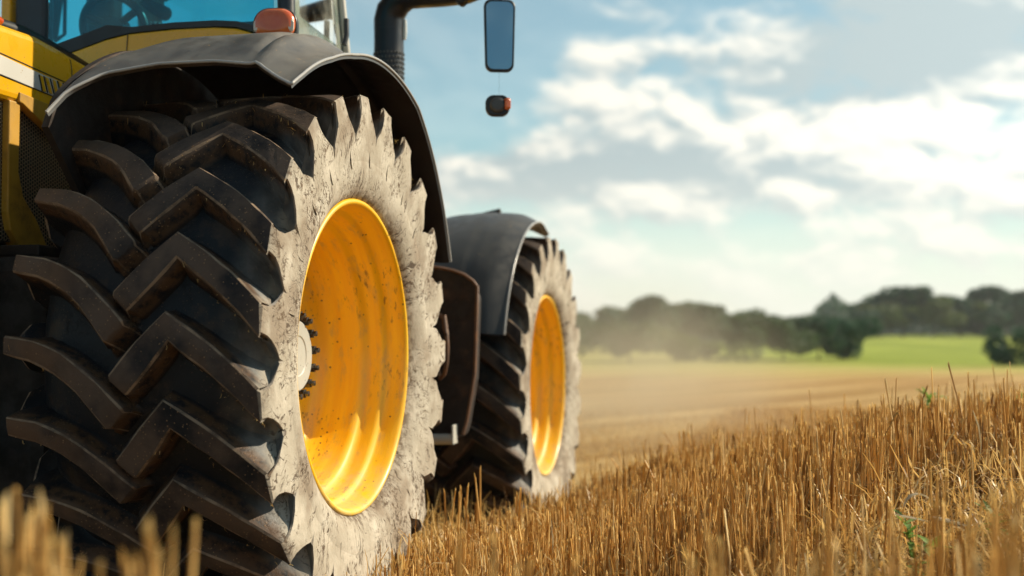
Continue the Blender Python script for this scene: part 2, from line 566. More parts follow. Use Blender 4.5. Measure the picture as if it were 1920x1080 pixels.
def mat_straw(name='dry_straw', dark=1.0):
    m_, k, b = new_mat(name)
    t = m_.node_tree
    t.nodes.remove(b)
    g = k.n('ShaderNodeNewGeometry')
    rnd = g.outputs['Random Per Island']
    col = k.ramp(rnd, [(0.0, (0.24 * dark, 0.11 * dark, 0.030 * dark)), (0.22, (0.64 * dark, 0.38 * dark, 0.115 * dark)), (0.6, (0.84 * dark, 0.58 * dark, 0.22 * dark)),
                       (0.86, (0.90 * dark, 0.66 * dark, 0.28 * dark)), (1.0, (0.96 * dark, 0.80 * dark, 0.46 * dark))])
    co = k.n('ShaderNodeTexCoord').outputs['Object']
    col = k.mix(k.ss(k.noise(k.scale(co, (90, 90, 14)), 1.0, 3), 0.4, 0.75, 0.0, 0.3), col, (0.26 * dark, 0.11 * dark, 0.035 * dark))
    pr = k.n('ShaderNodeBsdfPrincipled')
    k.put(pr.inputs['Base Color'], col)
    pr.inputs['Roughness'].default_value = 0.42
    pr.inputs['Specular IOR Level'].default_value = 0.35
    tl = k.n('ShaderNodeBsdfTranslucent')
    k.put(tl.inputs[0], k.mix(0.4, col, (0.75 * dark, 0.45 * dark, 0.12 * dark)))
    mx = k.n('ShaderNodeMixShader')
    mx.inputs[0].default_value = 0.42
    k.put(mx.inputs[1], pr.outputs[0])
    k.put(mx.inputs[2], tl.outputs[0])
    k.put(t.nodes['Material Output'].inputs[0], mx.outputs[0])
    return m_


def mat_leaf(name, a, b_, tl_amt=0.35):
    m_, k, b = new_mat(name)
    t = m_.node_tree
    g = k.n('ShaderNodeNewGeometry')
    col = k.mix(g.outputs['Random Per Island'], a, b_)
    k.put(b.inputs['Base Color'], col)
    b.inputs['Roughness'].default_value = 0.6
    tl = k.n('ShaderNodeBsdfTranslucent')
    k.put(tl.inputs[0], col)
    mx = k.n('ShaderNodeMixShader')
    mx.inputs[0].default_value = tl_amt
    k.put(mx.inputs[1], b.outputs[0])
    k.put(mx.inputs[2], tl.outputs[0])
    k.put(t.nodes['Material Output'].inputs[0], mx.outputs[0])
    return m_


def mat_field():
    m_, k, b = new_mat('stubble_field_ground')
    co = k.n('ShaderNodeTexCoord').outputs['Object']
    x, y, z = k.xyz(co)
    ca, sa = math.cos(YAW), math.sin(YAW)
    d = k.m('ADD', k.m('MULTIPLY', k.m('SUBTRACT', x, CAM[0]), -sa), k.m('MULTIPLY', k.m('SUBTRACT', y, CAM[1]), ca))
    row = k.noise(k.comb(k.m('MULTIPLY', k.m('ADD', x, k.m('MULTIPLY', y, -0.42)), 0.9), k.m('MULTIPLY', y, 0.035), 0.0), 1.0, 5, 0.6)
    straw = k.noise(k.scale(co, (120, 60, 30)), 1.0, 5, 0.7)
    soil = k.mix(k.ss(straw, 0.40, 0.64), (0.075, 0.043, 0.020), (0.42, 0.26, 0.10))
    gold = k.mix(k.ss(row, 0.38, 0.64), (0.34, 0.19, 0.06), (0.64, 0.44, 0.19))
    gold = k.mix(k.ss(k.noise(co, 0.09, 4), 0.35, 0.7, 0.0, 0.5), gold, (0.40, 0.205, 0.065))
    gold = k.mix(k.m('MULTIPLY', k.ss(k.noise(co, 5.0, 5, 0.7), 0.45, 0.7), 0.4), gold, (0.22, 0.115, 0.035))
    base = k.mix(k.ss(d, 6.5, 11.0), soil, gold)
    edge = k.m('ADD', d, k.m('MULTIPLY', k.noise(k.scale(co, (0.10, 0.05, 1)), 1.0, 3), 14.0))
    pale = k.m('MULTIPLY', k.ss(edge, 42.0, 50.0), k.ss(edge, 72.0, 56.0))
    grass = k.mix(k.ss(k.noise(k.scale(co, (0.12, 0.05, 1)), 1.0, 4), 0.35, 0.7), (0.22, 0.27, 0.035), (0.34, 0.38, 0.06))
    lat = k.m('ADD', k.m('MULTIPLY', k.m('SUBTRACT', x, CAM[0]), ca), k.m('MULTIPLY', k.m('SUBTRACT', y, CAM[1]), sa))
    grass = k.mix(k.ss(lat, 22.0, 6.0, 0.0, 0.75), grass, (0.40, 0.33, 0.12))
    base = k.mix(k.ss(edge, 48.0, 60.0), base, grass)
    base = k.mix(k.m('MULTIPLY', pale, 0.55), base, (0.52, 0.42, 0.14))
    k.put(b.inputs['Base Color'], base)
    b.inputs['Roughness'].default_value = 0.95
    b.inputs['Specular IOR Level'].default_value = 0.1
    h = k.m('ADD', straw, k.m('MULTIPLY', k.noise(co, 9.0, 5), 1.2))
    k.put(b.inputs['Normal'], k.bump(h, 0.8, 0.03))
    return m_


M = {}
M['tyre'] = mat_tyre()
M['tyre_edge'] = mat_tyre('dusty_lug_edge', 0.85)
M['rim'] = mat_rim()
M['fender'] = mat_fender()
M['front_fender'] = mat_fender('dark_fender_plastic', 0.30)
M['yellow'] = simple('yellow_body_paint', (0.80, 0.41, 0.006), 0.30, coat=0.25, dirt=(0.30, 0.16, 0.05), dirt_amt=0.22, dscale=6)
M['yellow_dull'] = simple('dusty_yellow_paint', (0.50, 0.27, 0.025), 0.5, dirt=(0.09, 0.05, 0.02), dirt_amt=0.7, dscale=7)
M['black'] = simple('black_plastic', (0.010, 0.011, 0.013), 0.42, dirt=(0.10, 0.075, 0.05), dirt_amt=0.25)
M['blacksteel'] = simple('black_steel', (0.012, 0.015, 0.022), 0.38, spec=0.5)
M['trim'] = simple('grey_trim', (0.06, 0.06, 0.06), 0.35)
M['bead'] = simple('fender_bead_highlight', (0.36, 0.35, 0.335), 0.28)  # bright highlight of the fender lips put into a pale base colour
M['iron'] = simple('muddy_iron', (0.012, 0.008, 0.006), 0.7, dirt=(0.06, 0.03, 0.014), dirt_amt=0.5, dscale=10, bump=0.4)
M['pitch'] = simple('oily_dark_metal', (0.006, 0.005, 0.0045), 0.8, dirt=(0.03, 0.016, 0.008), dirt_amt=0.5, dscale=9, bump=0.3)
M['mud'] = simple('mud_caked_flap', (0.016, 0.009, 0.006), 0.75, dirt=(0.12, 0.055, 0.025), dirt_amt=0.55, dscale=8, bump=0.5)
M['rust'] = simple('rusty_edge', (0.16, 0.085, 0.05), 0.6, dirt=(0.30, 0.13, 0.05), dirt_amt=0.8, bump=0.3)
M['hub'] = simple('pale_hub_paint', (0.44, 0.43, 0.38), 0.5, dirt=(0.14, 0.10, 0.07), dirt_amt=0.35, dscale=14)
M['steel'] = simple('worn_bright_steel', (0.55, 0.53, 0.48), 0.34, metal=0.6, dirt=(0.12, 0.08, 0.05), dirt_amt=0.4)
M['bolt'] = simple('greasy_dark_bolt', (0.075, 0.065, 0.055), 0.3, metal=0.7, dirt=(0.03, 0.02, 0.012), dirt_amt=0.5, dscale=30)
M['shield'] = simple('punched_dark_sheet', (0.10, 0.095, 0.085), 0.45, metal=0.3)
M['silver'] = simple('silver_stripe', (0.62, 0.60, 0.55), 0.35, dirt=(0.35, 0.25, 0.12), dirt_amt=0.3)
M['ledge'] = simple('cab_interior_plastic', (0.020, 0.030, 0.036), 0.55)
M['cloth'] = simple('dark_jacket', (0.018, 0.022, 0.030), 0.9)
M['skin'] = simple('skin', (0.33, 0.19, 0.13), 0.5)
M['hair'] = simple('brown_hair', (0.03, 0.018, 0.01), 0.6)
M['window'] = mat_glass('teal_window_glass', (0.30, 0.80, 0.90))
M['window_front'] = mat_glass('pale_window_glass', (0.62, 0.86, 0.88))
M['door_glass'] = mat_glass('dusty_door_glass', (0.70, 0.90, 0.86), 0.05, 0.62)
M['mirror'] = simple('mirror_glass', (0.30, 0.42, 0.50), 0.04, metal=1.0)
M['straw'] = mat_straw()
M['litter'] = mat_straw('straw_litter', 0.92)
M['field'] = mat_field()
M['bark'] = simple('bark', (0.07, 0.055, 0.04), 0.9)
M['weed'] = mat_leaf('weed_leaf', (0.12, 0.24, 0.035), (0.24, 0.38, 0.08), 0.4)
M['dryleaf'] = mat_leaf('dry_leaf', (0.36, 0.29, 0.18), (0.46, 0.38, 0.25))
M['crown_dark'] = mat_leaf('dark_leaves', (0.014, 0.058, 0.030), (0.040, 0.118, 0.050), 0.22)
M['crown_mid'] = mat_leaf('mid_leaves', (0.028, 0.072, 0.022), (0.070, 0.135, 0.040), 0.28)
M['crown_light'] = mat_leaf('light_leaves', (0.075, 0.115, 0.024), (0.15, 0.19, 0.055), 0.3)


def lamp_plastic(name, col, col2):
    m_, k, b = new_mat(name)
    co = k.n('ShaderNodeTexCoord').outputs['Object']
    w = k.noise(k.scale(co, (14, 14, 10)), 1.0, 3)
    k.put(b.inputs['Base Color'], k.mix(k.ss(w, 0.35, 0.7), col, col2))
    b.inputs['Roughness'].default_value = 0.22
    b.inputs['Coat Weight'].default_value = 0.6
    b.inputs['Subsurface Weight'].default_value = 0.15
    b.inputs['Subsurface Radius'].default_value = (0.02, 0.006, 0.002)
    return m_


M['amber'] = lamp_plastic('amber_lens', (0.50, 0.075, 0.014), (0.62, 0.135, 0.026))
M['clear'] = lamp_plastic('clear_lens', (0.50, 0.38, 0.30), (0.62, 0.52, 0.42))


def mat_mesh():
    """woven grille: dark holes between brownish wires"""
    m_, k, b = new_mat('grille_mesh')
    co = k.n('ShaderNodeTexCoord').outputs['Object']
    x, y, z = k.xyz(co)
    u = k.m('MULTIPLY', y, 75.0)
    v = k.m('ADD', k.m('MULTIPLY', z, 75.0), k.m('MULTIPLY', k.m('FLOOR', u), 0.5))
    a = k.m('ABSOLUTE', k.m('SUBTRACT', k.m('FRACT', u), 0.5))
    c = k.m('ABSOLUTE', k.m('SUBTRACT', k.m('FRACT', v), 0.5))
    wire = k.ss(k.m('MAXIMUM', a, c), 0.30, 0.38)
    k.put(b.inputs['Base Color'], k.mix(wire, (0.006, 0.005, 0.004), (0.26, 0.19, 0.11)))
    k.put(b.inputs['Roughness'], k.mix(wire, (0.95,) * 3, (0.4,) * 3))
    k.put(b.inputs['Normal'], k.bump(wire, 1.0, 0.004))
    return m_


M['mesh'] = mat_mesh()


# ------------------------------------------------------------------ terrain
fhx, fhy = -math.sin(YAW), math.cos(YAW)
rx_, ry_ = math.cos(YAW), math.sin(YAW)


def da(x, y):
    dx, dy = np.asarray(x) - CAM[0], np.asarray(y) - CAM[1]
    return dx * fhx + dy * fhy, dx * rx_ + dy * ry_


def ad_xy(a, d):
    return CAM[0] + d * fhx + a * rx_, CAM[1] + d * fhy + a * ry_


def ground(x, y):
    x, y = np.asarray(x, float), np.asarray(y, float)
    d, a = da(x, y)
    z = -0.16 * sstep(y, 0.3, 3.2)
    bank = 0.43 * sstep(a, -0.1, 2.15) * (1 - sstep(d, 6.0, 12.0)) * sstep(d, -4, 1.5)
    near = 0.37 * (1 - sstep(d, 1.3, 2.85)) * (1 - sstep(-d, 1.0, 6.0))
    z = z + np.maximum(bank, near)
    z = z + 0.020 * np.sin(x * 3.1 + y * 1.3) * np.sin(y * 2.7 - x) * sstep(d, 2.6, 3.4)
    z = z + 2.1 * sstep(d, 60, 240) * sstep(a / np.maximum(d, 1), 0.05, 0.32)
    z = z + 0.25 * np.sin(x * 0.045) * np.sin(y * 0.05 + 1) * sstep(d, 14, 60)
    return z


def build_terrain():
    rr = np.concatenate([[0.0], np.geomspace(0.25, 3500, 190)])
    aa = np.radians(np.arange(0, 360, 1.5))
    X = CAM[0] + rr[:, None] * np.cos(aa)[None]
    Y = CAM[1] + rr[:, None] * np.sin(aa)[None]
    P = np.stack([X, Y, ground(X, Y)], 2)
    mb = MB()
    mb.grid(P, 0, True, close_v=True, flip=True)
    o = mb.build('field_ground', M['field'], fix=True)
    tag(o, kind='structure')


build_terrain()

# ------------------------------------------------------------------ tractor
ROOT = empty('tractor', (-1.2, 1.5, 0.0))
tag(ROOT, 'yellow farm tractor with mud-whitened tyres standing in the stubble field', 'tractor')
NL = 23
PITCH = 2 * math.pi / NL
XC = -0.33

CARC = [(-0.10, 0.803), (-0.055, 0.790), (-0.018, 0.768), (0.012, 0.738), (0.036, 0.704), (0.052, 0.668), (0.057, 0.635), (0.052, 0.592), (0.038, 0.556), (0.020, 0.532), (-0.002, 0.519), (-0.02, 0.510)]


def smooth_prof(p, n):
    p = np.asarray(p, float)
    t = np.concatenate([[0], np.cumsum(np.linalg.norm(np.diff(p, axis=0), axis=1))])
    # Catmull-Rom through the points
    out = []
    for s in np.linspace(0, t[-1], n):
        i = min(max(np.searchsorted(t, s) - 1, 0), len(p) - 2)
        u = (s - t[i]) / (t[i + 1] - t[i])
        p0, p1, p2, p3 = p[max(i - 1, 0)], p[i], p[i + 1], p[min(i + 2, len(p) - 1)]
        out.append(0.5 * (2 * p1 + (p2 - p0) * u + (2 * p0 - 5 * p1 + 4 * p2 - p3) * u * u + (3 * p1 - 3 * p2 + p3 - p0) * u ** 3))
    return np.array(out)


OUT = smooth_prof(CARC, 30)
CARC_FULL = np.concatenate([np.array([(2 * XC - x, r) for x, r in OUT[::-1]]), [(XC, 0.808)], OUT])


def rc(x):
    q = OUT[OUT[:, 0].argsort()]
    top = OUT[:np.argmax(OUT[:, 0]) + 1]
    xs = x if x > XC else 2 * XC - x
    if xs < -0.10:
        return 0.808 - 0.005 * ((xs - XC) / 0.23) ** 2
    return float(np.interp(xs, top[:, 0], top[:, 1]))


def rt(x):
    return 0.872 - 0.0065 * ((x - XC) / 0.39) ** 2


def lug(mb, up, low, tooth_up, tooth_low, tooth_c, th0, th_mid, mirror):
    """one bar of the tread: up/low = edge polylines (x, theta deg) from the middle of the tread to the shoulder;
    tooth = how its end runs down the flank, (x, r, theta) per edge"""
    n = len(up)
    U = np.array([(x, math.radians(t)) for x, t in up])
    L = np.array([(x, math.radians(t)) for x, t in low])
    R0 = 0.865

    def outward(E, O):
        pts = np.stack([E[:, 0], E[:, 1] * R0], 1)
        oth = np.stack([O[:, 0], O[:, 1] * R0], 1)
        T = np.gradient(pts, axis=0)
        N = np.stack([-T[:, 1], T[:, 0]], 1)
        N /= np.linalg.norm(N, axis=1, keepdims=True)
        s = np.sign(((pts - oth) * N).sum(1))
        return N * s[:, None]
    NU, NLW = outward(U, L), outward(L, U)

    def pt(x, r, th):
        return (x, r * math.cos(th + th0), r * math.sin(th + th0))
    rows = []
    for i in range(n):
        row = []
        for E, N, sgn in ((U, NU, 1), (L, NLW, -1)):
            x, th = E[i]
            col = []
            for off, kind in (((0.021, 'g'), (0.013, 'b'), (0.008, 'c'), (0.001, 'd'), (-0.004, 't')) if sgn > 0 else ((0.034, 'g'), (0.026, 'b'), (0.020, 'c'), (0.006, 'd'), (0.0, 't'))):
                xx = x + N[i, 0] * off
                tt = th + N[i, 1] * off / R0
                lim = 0.060
                if abs(xx - XC) > XC * -1 + lim:
                    xx = XC + math.copysign(-XC + lim, xx - XC)
                a, b = rc(xx), rt(xx)
                r_ = {'g': a - 0.004, 'b': a + 0.006, 'c': a + (b - a) * 0.35, 'd': b - 0.005, 't': b}[kind]
                col.append(pt(xx, r_, tt))
            row.append(col)
        rows.append(row[0] + row[1][::-1])
    for (xu, ru, tu), (xl, rl, tl), (xb, rb) in zip(tooth_up, tooth_low, tooth_c):
        tu, tl = math.radians(tu), math.radians(tl)
        w = 0.018 / 0.8
        rows.append([pt(xb - 0.02, rb - 0.015, tu - w * 1.25), pt(xb - 0.006, rb - 0.004, tu - w * 0.75), pt(xu * 0.55 + xb * 0.45, ru * 0.55 + rb * 0.45, tu - w * 0.35), pt(xu - 0.005, ru - 0.004, tu - 0.002), pt(xu, ru, tu + 0.003),
                     pt(xl, rl, tl - 0.003), pt(xl - 0.005, rl - 0.004, tl + 0.002), pt(xl * 0.55 + xb * 0.45, rl * 0.55 + rb * 0.45, tl + w * 0.35), pt(xb - 0.006, rb - 0.004, tl + w * 0.75), pt(xb - 0.02, rb - 0.015, tl + w * 1.25)])
    P = np.array(rows)
    # closing row at the free end (in the middle of the tread)
    c = P[0]
    d0 = (P[0] - P[1])
    d0 /= np.linalg.norm(d0, axis=1, keepdims=True) + 1e-9
    low_r = 0.812
    e = c.copy()
    mid = (c[4] + c[5]) / 2
    ax = ((d0[4] + d0[5]) / 2)
    endA = np.array([(p * 0.86 + mid * 0.14) + ax * 0.010 for p in c])
    sc_ = 1 - 0.006 / 0.87
    endA[:, 1:] *= sc_
    endB = np.array([(p * 0.90 + mid * 0.10) + ax * 0.022 for p in c])
    for q in range(10):
        rr = np.hypot(*endB[q, 1:])
        endB[q, 1:] *= min(1.0, (0.835 if q in (2, 3, 4, 5, 6, 7) else 0.815) / rr)
    endC = np.array([(p * 0.9 + mid * 0.1) + ax * 0.044 for p in c])
    for q in range(10):
        rr = np.hypot(*endC[q, 1:])
        endC[q, 1:] *= 0.806 / rr
    P = np.concatenate([[endC, endB, endA], P])
    P[1:-3, 1:-1] += RNG.normal(0, 0.0009, P[1:-3, 1:-1].shape)
    if mirror:
        P[:, :, 0] = 2 * XC - P[:, :, 0]
    mb.grid(P[:, :4], 0, True, flip=mirror)
    mb.grid(P[:, 3:5], 1, True, flip=mirror)
    mb.grid(P[:, 4:6], 0, True, flip=mirror)
    mb.grid(P[:, 5:7], 1, True, flip=mirror)
    mb.grid(P[:, 6:], 0, True, flip=mirror)


def resample(E, n):
    E = np.asarray(E, float)
    t = np.concatenate([[0], np.cumsum(np.hypot(np.diff(E[:, 0]), np.radians(np.diff(E[:, 1])) * 0.865))])
    s = np.linspace(0, t[-1], n)
    return [(float(np.interp(v, t, E[:, 0])), float(np.interp(v, t, E[:, 1]))) for v in s]


def build_tyre():
    mb = MB()
    mb.revolve(CARC_FULL, 276, 0, True)
    # inner end ring so that the tyre is closed on the bead
    vu = [(-0.386, 167.2), (-0.308, 161.2), (-0.222, 155.5), (-0.098, 160.6), (-0.008, 165.3), (0.058, 169.4)]
    vl = [(-0.334, 170.4), (-0.268, 165.6), (-0.207, 160.6), (-0.104, 165.4), (-0.015, 170.3), (0.060, 175.4)]
    n1, n2 = 5, 9
    up = resample(vu[:3], n1)[:-1] + resample(vu[2:], n2)
    lo = resample(vl[:3], n1)[:-1] + resample(vl[2:], n2)
    tu = [(0.0625, 0.860, 169.9), (0.0655, 0.825, 169.6), (0.0670, 0.795, 168.7), (0.0672, 0.768, 167.0), (0.0655, 0.740, 165.0), (0.0605, 0.695, 164.35), (0.0545, 0.64, 164.2)]
    tl = [(0.0625, 0.860, 175.0), (0.0655, 0.825, 175.3), (0.0670, 0.795, 176.2), (0.0672, 0.768, 177.8), (0.0655, 0.740, 179.8), (0.0605, 0.695, 180.6), (0.0545, 0.64, 180.8)]
    tcn = [(0.016, 0.740), (0.021, 0.735), (0.027, 0.727), (0.034, 0.718), (0.041, 0.706), (0.0505, 0.672), (0.0525, 0.634)]
    iu = [(-0.350, 156.6), (-0.423, 152.0), (-0.518, 147.2), (-0.610, 144.4), (-0.722, 143.4)]
    il = [(-0.402, 160.2), (-0.481, 153.9), (-0.548, 150.4), (-0.625, 147.9), (-0.722, 146.6)]
    iup = [(2 * XC - x, t + 0.6) for x, t in resample(iu, 10)]
    ilo = [(2 * XC - x, t + 0.6) for x, t in resample(il, 10)]
    itu = [(x, r, t - 24.4) for x, r, t in tu]
    itl = [(x, r, t - 29.0) for x, r, t in tl]
    for i in range(NL):
        th0 = i * PITCH + rad(random.uniform(-0.3, 0.3))
        lug(mb, up, lo, tu, tl, tcn, th0, 168, False)
        lug(mb, iup, ilo, itu, itl, tcn, th0, 150, True)
    me_o = mb.build('tyre', [M['tyre'], M['tyre_edge']], fix=True)
    me = me_o.data
    bpy.data.objects.remove(me_o)
    # crease the sharp edges only
    me.set_sharp_from_angle(angle=rad(34))
    return me


TYRE_ME = build_tyre()


def build_rim_mesh():
    mb = MB()
    mb.revolve([(-0.05, 0.526), (-0.020, 0.532), (0.000, 0.542), (0.012, 0.545), (0.019, 0.542), (0.022, 0.535), (0.019, 0.527), (0.008, 0.521), (-0.012, 0.518), (-0.030, 0.516),
                (-0.046, 0.513), (-0.056, 0.508), (-0.062, 0.498), (-0.075, 0.494), (-0.105, 0.492), (-0.120, 0.488), (-0.130, 0.476), (-0.138, 0.468), (-0.155, 0.465), (-0.20, 0.462), (-0.25, 0.458), (-0.285, 0.448),
                (-0.305, 0.425), (-0.315, 0.39), (-0.318, 0.34), (-0.314, 0.30), (-0.303, 0.26), (-0.284, 0.225), (-0.262, 0.20), (-0.250, 0.185), (-0.246, 0.17), (-0.245, 0.02)], 160)
    mb.revolve([(-0.63, 0.53), (-0.60, 0.52), (-0.45, 0.48), (-0.33, 0.455)], 96, 0)
    mb.revolve([(-0.33, 0.455), (-0.335, 0.30), (-0.31, 0.15), (-0.30, 0.02)], 64, 0)
    o = mb.build('rim', M['rim'])
    me = o.data
    bpy.data.objects.remove(o)
    return me


RIM_ME = build_rim_mesh()
hb = MB()
hb.revolve([(-0.197, 0.155), (-0.178, 0.155), (-0.174, 0.150), (-0.174, 0.128), (-0.170, 0.122), (-0.150, 0.120), (-0.146, 0.115), (-0.146, 0.070), (-0.149, 0.066), (-0.149, 0.001)], 64)
hb.revolve([(-0.199, 0.168), (-0.185, 0.168), (-0.181, 0.160), (-0.181, 0.12)], 64)
_o = hb.build('hub_plate', M['hub'])
_o.data.set_sharp_from_angle(angle=rad(30))
HUB_ME = _o.data
bpy.data.objects.remove(_o)
bb = MB()
A6 = [i * math.pi / 3 for i in range(6)]
for x0, x1, r_ in ((-0.176, -0.169, 0.022), (-0.169, -0.142, 0.0165), (-0.142, -0.128, 0.010)):
    ring = [[(x, r_ * math.cos(a) * s, r_ * math.sin(a) * s) for a in A6] for x, s in ((x0, 1), (x1, 1), (x1 + 0.001, 0.7))]
    bb.grid(np.array(ring), 0, False, close_v=True)
    bb.add(ring[-1], [(0, 1, 2, 3, 4, 5)], 0)
_o = bb.build('wheel_bolt', M['bolt'], fix=True)
BOLT_ME = _o.data
bpy.data.objects.remove(_o)


def wheel(name, centre, s, turn, label, yaw=0.0):
    e = empty(name, Vector(centre) - ROOT.location, ROOT)
    e['label'] = label
    e.rotation_euler = (turn, 0, yaw)
    e.scale = (s, s, s)
    link('tyre', TYRE_ME, e)
    link('rim', RIM_ME, e).scale = (1, 0.968, 0.968)
    link('hub_plate', HUB_ME, e, (-0.05, 0, 0))
    for i in range(14):
        a = 2 * math.pi * (i + 0.3) / 14
        link('wheel_bolt', BOLT_ME, e, (-0.05, 0.138 * math.cos(a), 0.138 * math.sin(a)))
    return e


wheel('rear_wheel', (0, 0, 0.875), 1.0, rad(0.3), 'large rear wheel with deep yellow rim facing the field')
wheel('front_wheel', (0, 3.006, 0.678), 0.962, rad(5.0), 'front wheel ahead under the short rounded fender')
lw = wheel('rear_wheel', (-2.47, 0, 0.875), 1.0, rad(4), 'far side rear wheel behind the bodywork', math.pi)
lf = wheel('front_wheel', (-2.47, 3.006, 0.678), 0.962, rad(9), 'far side front wheel beyond the bonnet', math.pi)


# rear fender -------------------------------------------------------
def rear_fender():
    th = np.concatenate([np.linspace(138, 100, 40), np.linspace(99, 22, 70)])
    xs_u = np.linspace(0, 1, 44)
    lipx = np.array([-0.76, -0.70, -0.682, -0.589, -0.437, -0.252, -0.09, -0.041, 0.03, 0.067, 0.09])
    lipt = np.array([138, 134.5, 132.0, 123.6, 120.2, 120.4, 123.4, 125.4, 129.0, 131.0, 131.4])
    P = np.zeros((len(th), len(xs_u), 3))
    for j, u in enumerate(xs_u):
        x = -0.682 + u * (0.747)
        tmax = float(np.interp(x, lipx, lipt))
        if u == 0:
            tmax = 135.5
        t = np.interp(np.linspace(0, 1, len(th)), [0, 0.4, 1], [tmax, min(100, tmax), 22])
        for i, tt in enumerate(t):
            rim = 1.040
            hump = 0.036 * sstep(x, -0.70, -0.45) * (1 - sstep(x, -0.16, -0.02)) * sstep(tmax - tt, 0.0, 15.0)
            # outer wheel-arch lip
            re = float(np.interp(tt, [8, 29, 42, 62, 80, 100, 112, 126, 132], [0.99, 0.995, 1.012, 1.046, 1.018, 0.992, 0.995, 1.02, 1.038]))
            w = float(sstep(x, -0.10, 0.05))
            r_ = (rim + hump) * (1 - w) + re * w
            # two shallow pressed grooves beside the arch
            r_ -= 0.011 * math.exp(-((x + 0.125) / 0.012) ** 2) * float(sstep(tmax - tt, 1, 8))
            r_ += 0.008 * math.exp(-((x + 0.085) / 0.02) ** 2)
            r_ -= 0.010 * float(sstep(x, -0.655, -0.682))
            a = math.radians(tt)
            P[i, j] = (x, r_ * math.cos(a), 0.875 + r_ * math.sin(a))
    mb = MB()
    mb.shell(P, -0.014)
    f = mb.build('rear_fender', M['fender'], ROOT, fix=True)
    f.data.set_sharp_from_angle(angle=rad(40))
    # bead edging the sheet; its pale colour paints in the lit-edge highlight
    e1 = MB()
    edge = [P[i, -1] + np.array([0.002, 0, 0]) for i in range(len(th))]
    lip = [P[0, j] for j in range(len(xs_u))]
    e1.tube(lip + edge, 0.0050, 8)
    e1.build('fender_edge', M['bead'], f)
    # inner wall of the wheel arch
    w_ = MB()
    wr_ = lambda t: float(np.interp(t, [10, 30, 106, 118, 130, 136], [0.99, 1.045, 1.045, 1.034, 1.025, 0.985]))
    poly = [(wr_(t) * math.cos(math.radians(t)), 0.875 + wr_(t) * math.sin(math.radians(t))) for t in np.linspace(136, 14, 70)]
    poly += [(0.95, 0.75), (0.3, 0.70), (-0.3, 0.90), (-0.52, 1.36)]
    w_.prism(poly, 'x', -0.715, -0.692)
    w_.build('wheel_arch_wall', M['mud'], ROOT)
    return f


rear_fender()
# far side fender: a plain arch over the far wheel
ff = MB()
TH = np.radians(np.linspace(130, 12, 50))
XS = np.linspace(-1.78, -2.50, 8)
ff.shell(np.array([[(x, 1.04 * math.cos(t), 0.875 + 1.04 * math.sin(t)) for x in XS] for t in TH]), 0.014)
ff.build('rear_fender', M['fender'], ROOT, fix=True)


def front_fender(x0, x1, sgn=1):
    th = np.radians(np.linspace(163, 78, 60))
    us = np.linspace(0, 1, 24)
    P = []
    for t in th:
        row = []
        for u in us:
            x = x0 + (x1 - x0) * u
            r_ = 0.945 + 0.034 * math.sin(math.pi * min(1, max(0, u))) ** 0.7
            r_ -= 0.026 * float(sstep(u, 0.80, 1.0)) + 0.03 * float(sstep(t, 1.62, 1.36)) + 0.016 * float(sstep(u, 0.12, 0.0))
            r_ -= 0.008 * math.exp(-((u - 0.33) / 0.02) ** 2) + 0.008 * math.exp(-((u - 0.62) / 0.02) ** 2)
            tt = t - 0.10 * abs(u - 0.5) ** 3 * (1 if t > 2.7 else 0)
            row.append((x, 3.006 + r_ * math.cos(tt), 0.678 + r_ * math.sin(tt)))
        P.append(row)
    P = np.array(P)
    mb = MB()
    mb.shell(P, -0.024 * sgn)
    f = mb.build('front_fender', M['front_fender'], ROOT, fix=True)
    f.data.set_sharp_from_angle(angle=rad(40))
    e1 = MB()
    e1.tube(list(P[:, -1]), 0.006, 8)
    e1.build('fender_edge', M['bead'], f)


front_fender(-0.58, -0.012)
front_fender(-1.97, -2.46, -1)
st = MB()
st.tube([(-0.25, 3.0, 1.66), (-0.55, 3.0, 1.60), (-0.72, 3.0, 1.2), (-0.75, 3.0, 0.75)], 0.025)
st.build('fender_stay', M['iron'], ROOT)


# chassis -----------------------------------------------------------
ch = MB()
ch.box((-1.62, -0.45, 0.26), (-0.86, 2.2, 1.20), 0.05)
ch.box((-1.50, 1.8, 0.62), (-0.95, 3.5, 1.05), 0.05)
ch.tube([(-2.2, 0, 0.875), (-1.6, 0, 0.875), (-0.85, 0, 0.875), (-0.26, 0, 0.875)], [0.17, 0.24, 0.24, 0.16], 20)
ch.tube([(-2.2, 3.0, 0.678), (-0.26, 3.0, 0.678)], 0.12, 16)
ch.build('chassis', M['pitch'], ROOT)
bn = MB()
bn.prism([(1.5, 1.02), (1.5, 1.56), (2.4, 1.56), (3.2, 1.48), (3.5, 1.36), (3.6, 1.05)], 'x', -1.58, -0.92, bevel=0.06)
bn.build('bonnet', M['yellow'], ROOT)
ht = MB()
for x in (-1.16, -1.42):
    ht.tube([(x, -0.30, 1.15), (x + 0.02, -0.55, 1.08), (x + 0.01, -0.86, 0.80)], [0.055, 0.05, 0.04], 12)
    ht.tube([(x, -0.40, 0.62), (x, -0.9, 0.55)], 0.045, 10)
    ht.tube([(x + 0.06, -0.45, 1.30), (x + 0.02, -0.60, 0.80)], 0.03, 10)
ht.box((-1.35, -0.75, 0.52), (-1.05, -0.40, 0.60), 0.01)
ht.build('hitch_arm', M['iron'], ROOT)
lk = MB()
lk.box((-1.34, -0.32, 1.205), (-0.98, 0.12, 1.245), 0.008)
lk.box((-1.30, -0.44, 0.98), (-1.02, -0.22, 1.19), 0.03)
lk.tube([(-1.12, -0.46, 1.10), (-1.04, -0.46, 1.10)], 0.07, 16)
lk.build('hydraulic_valve', M['iron'], ROOT)

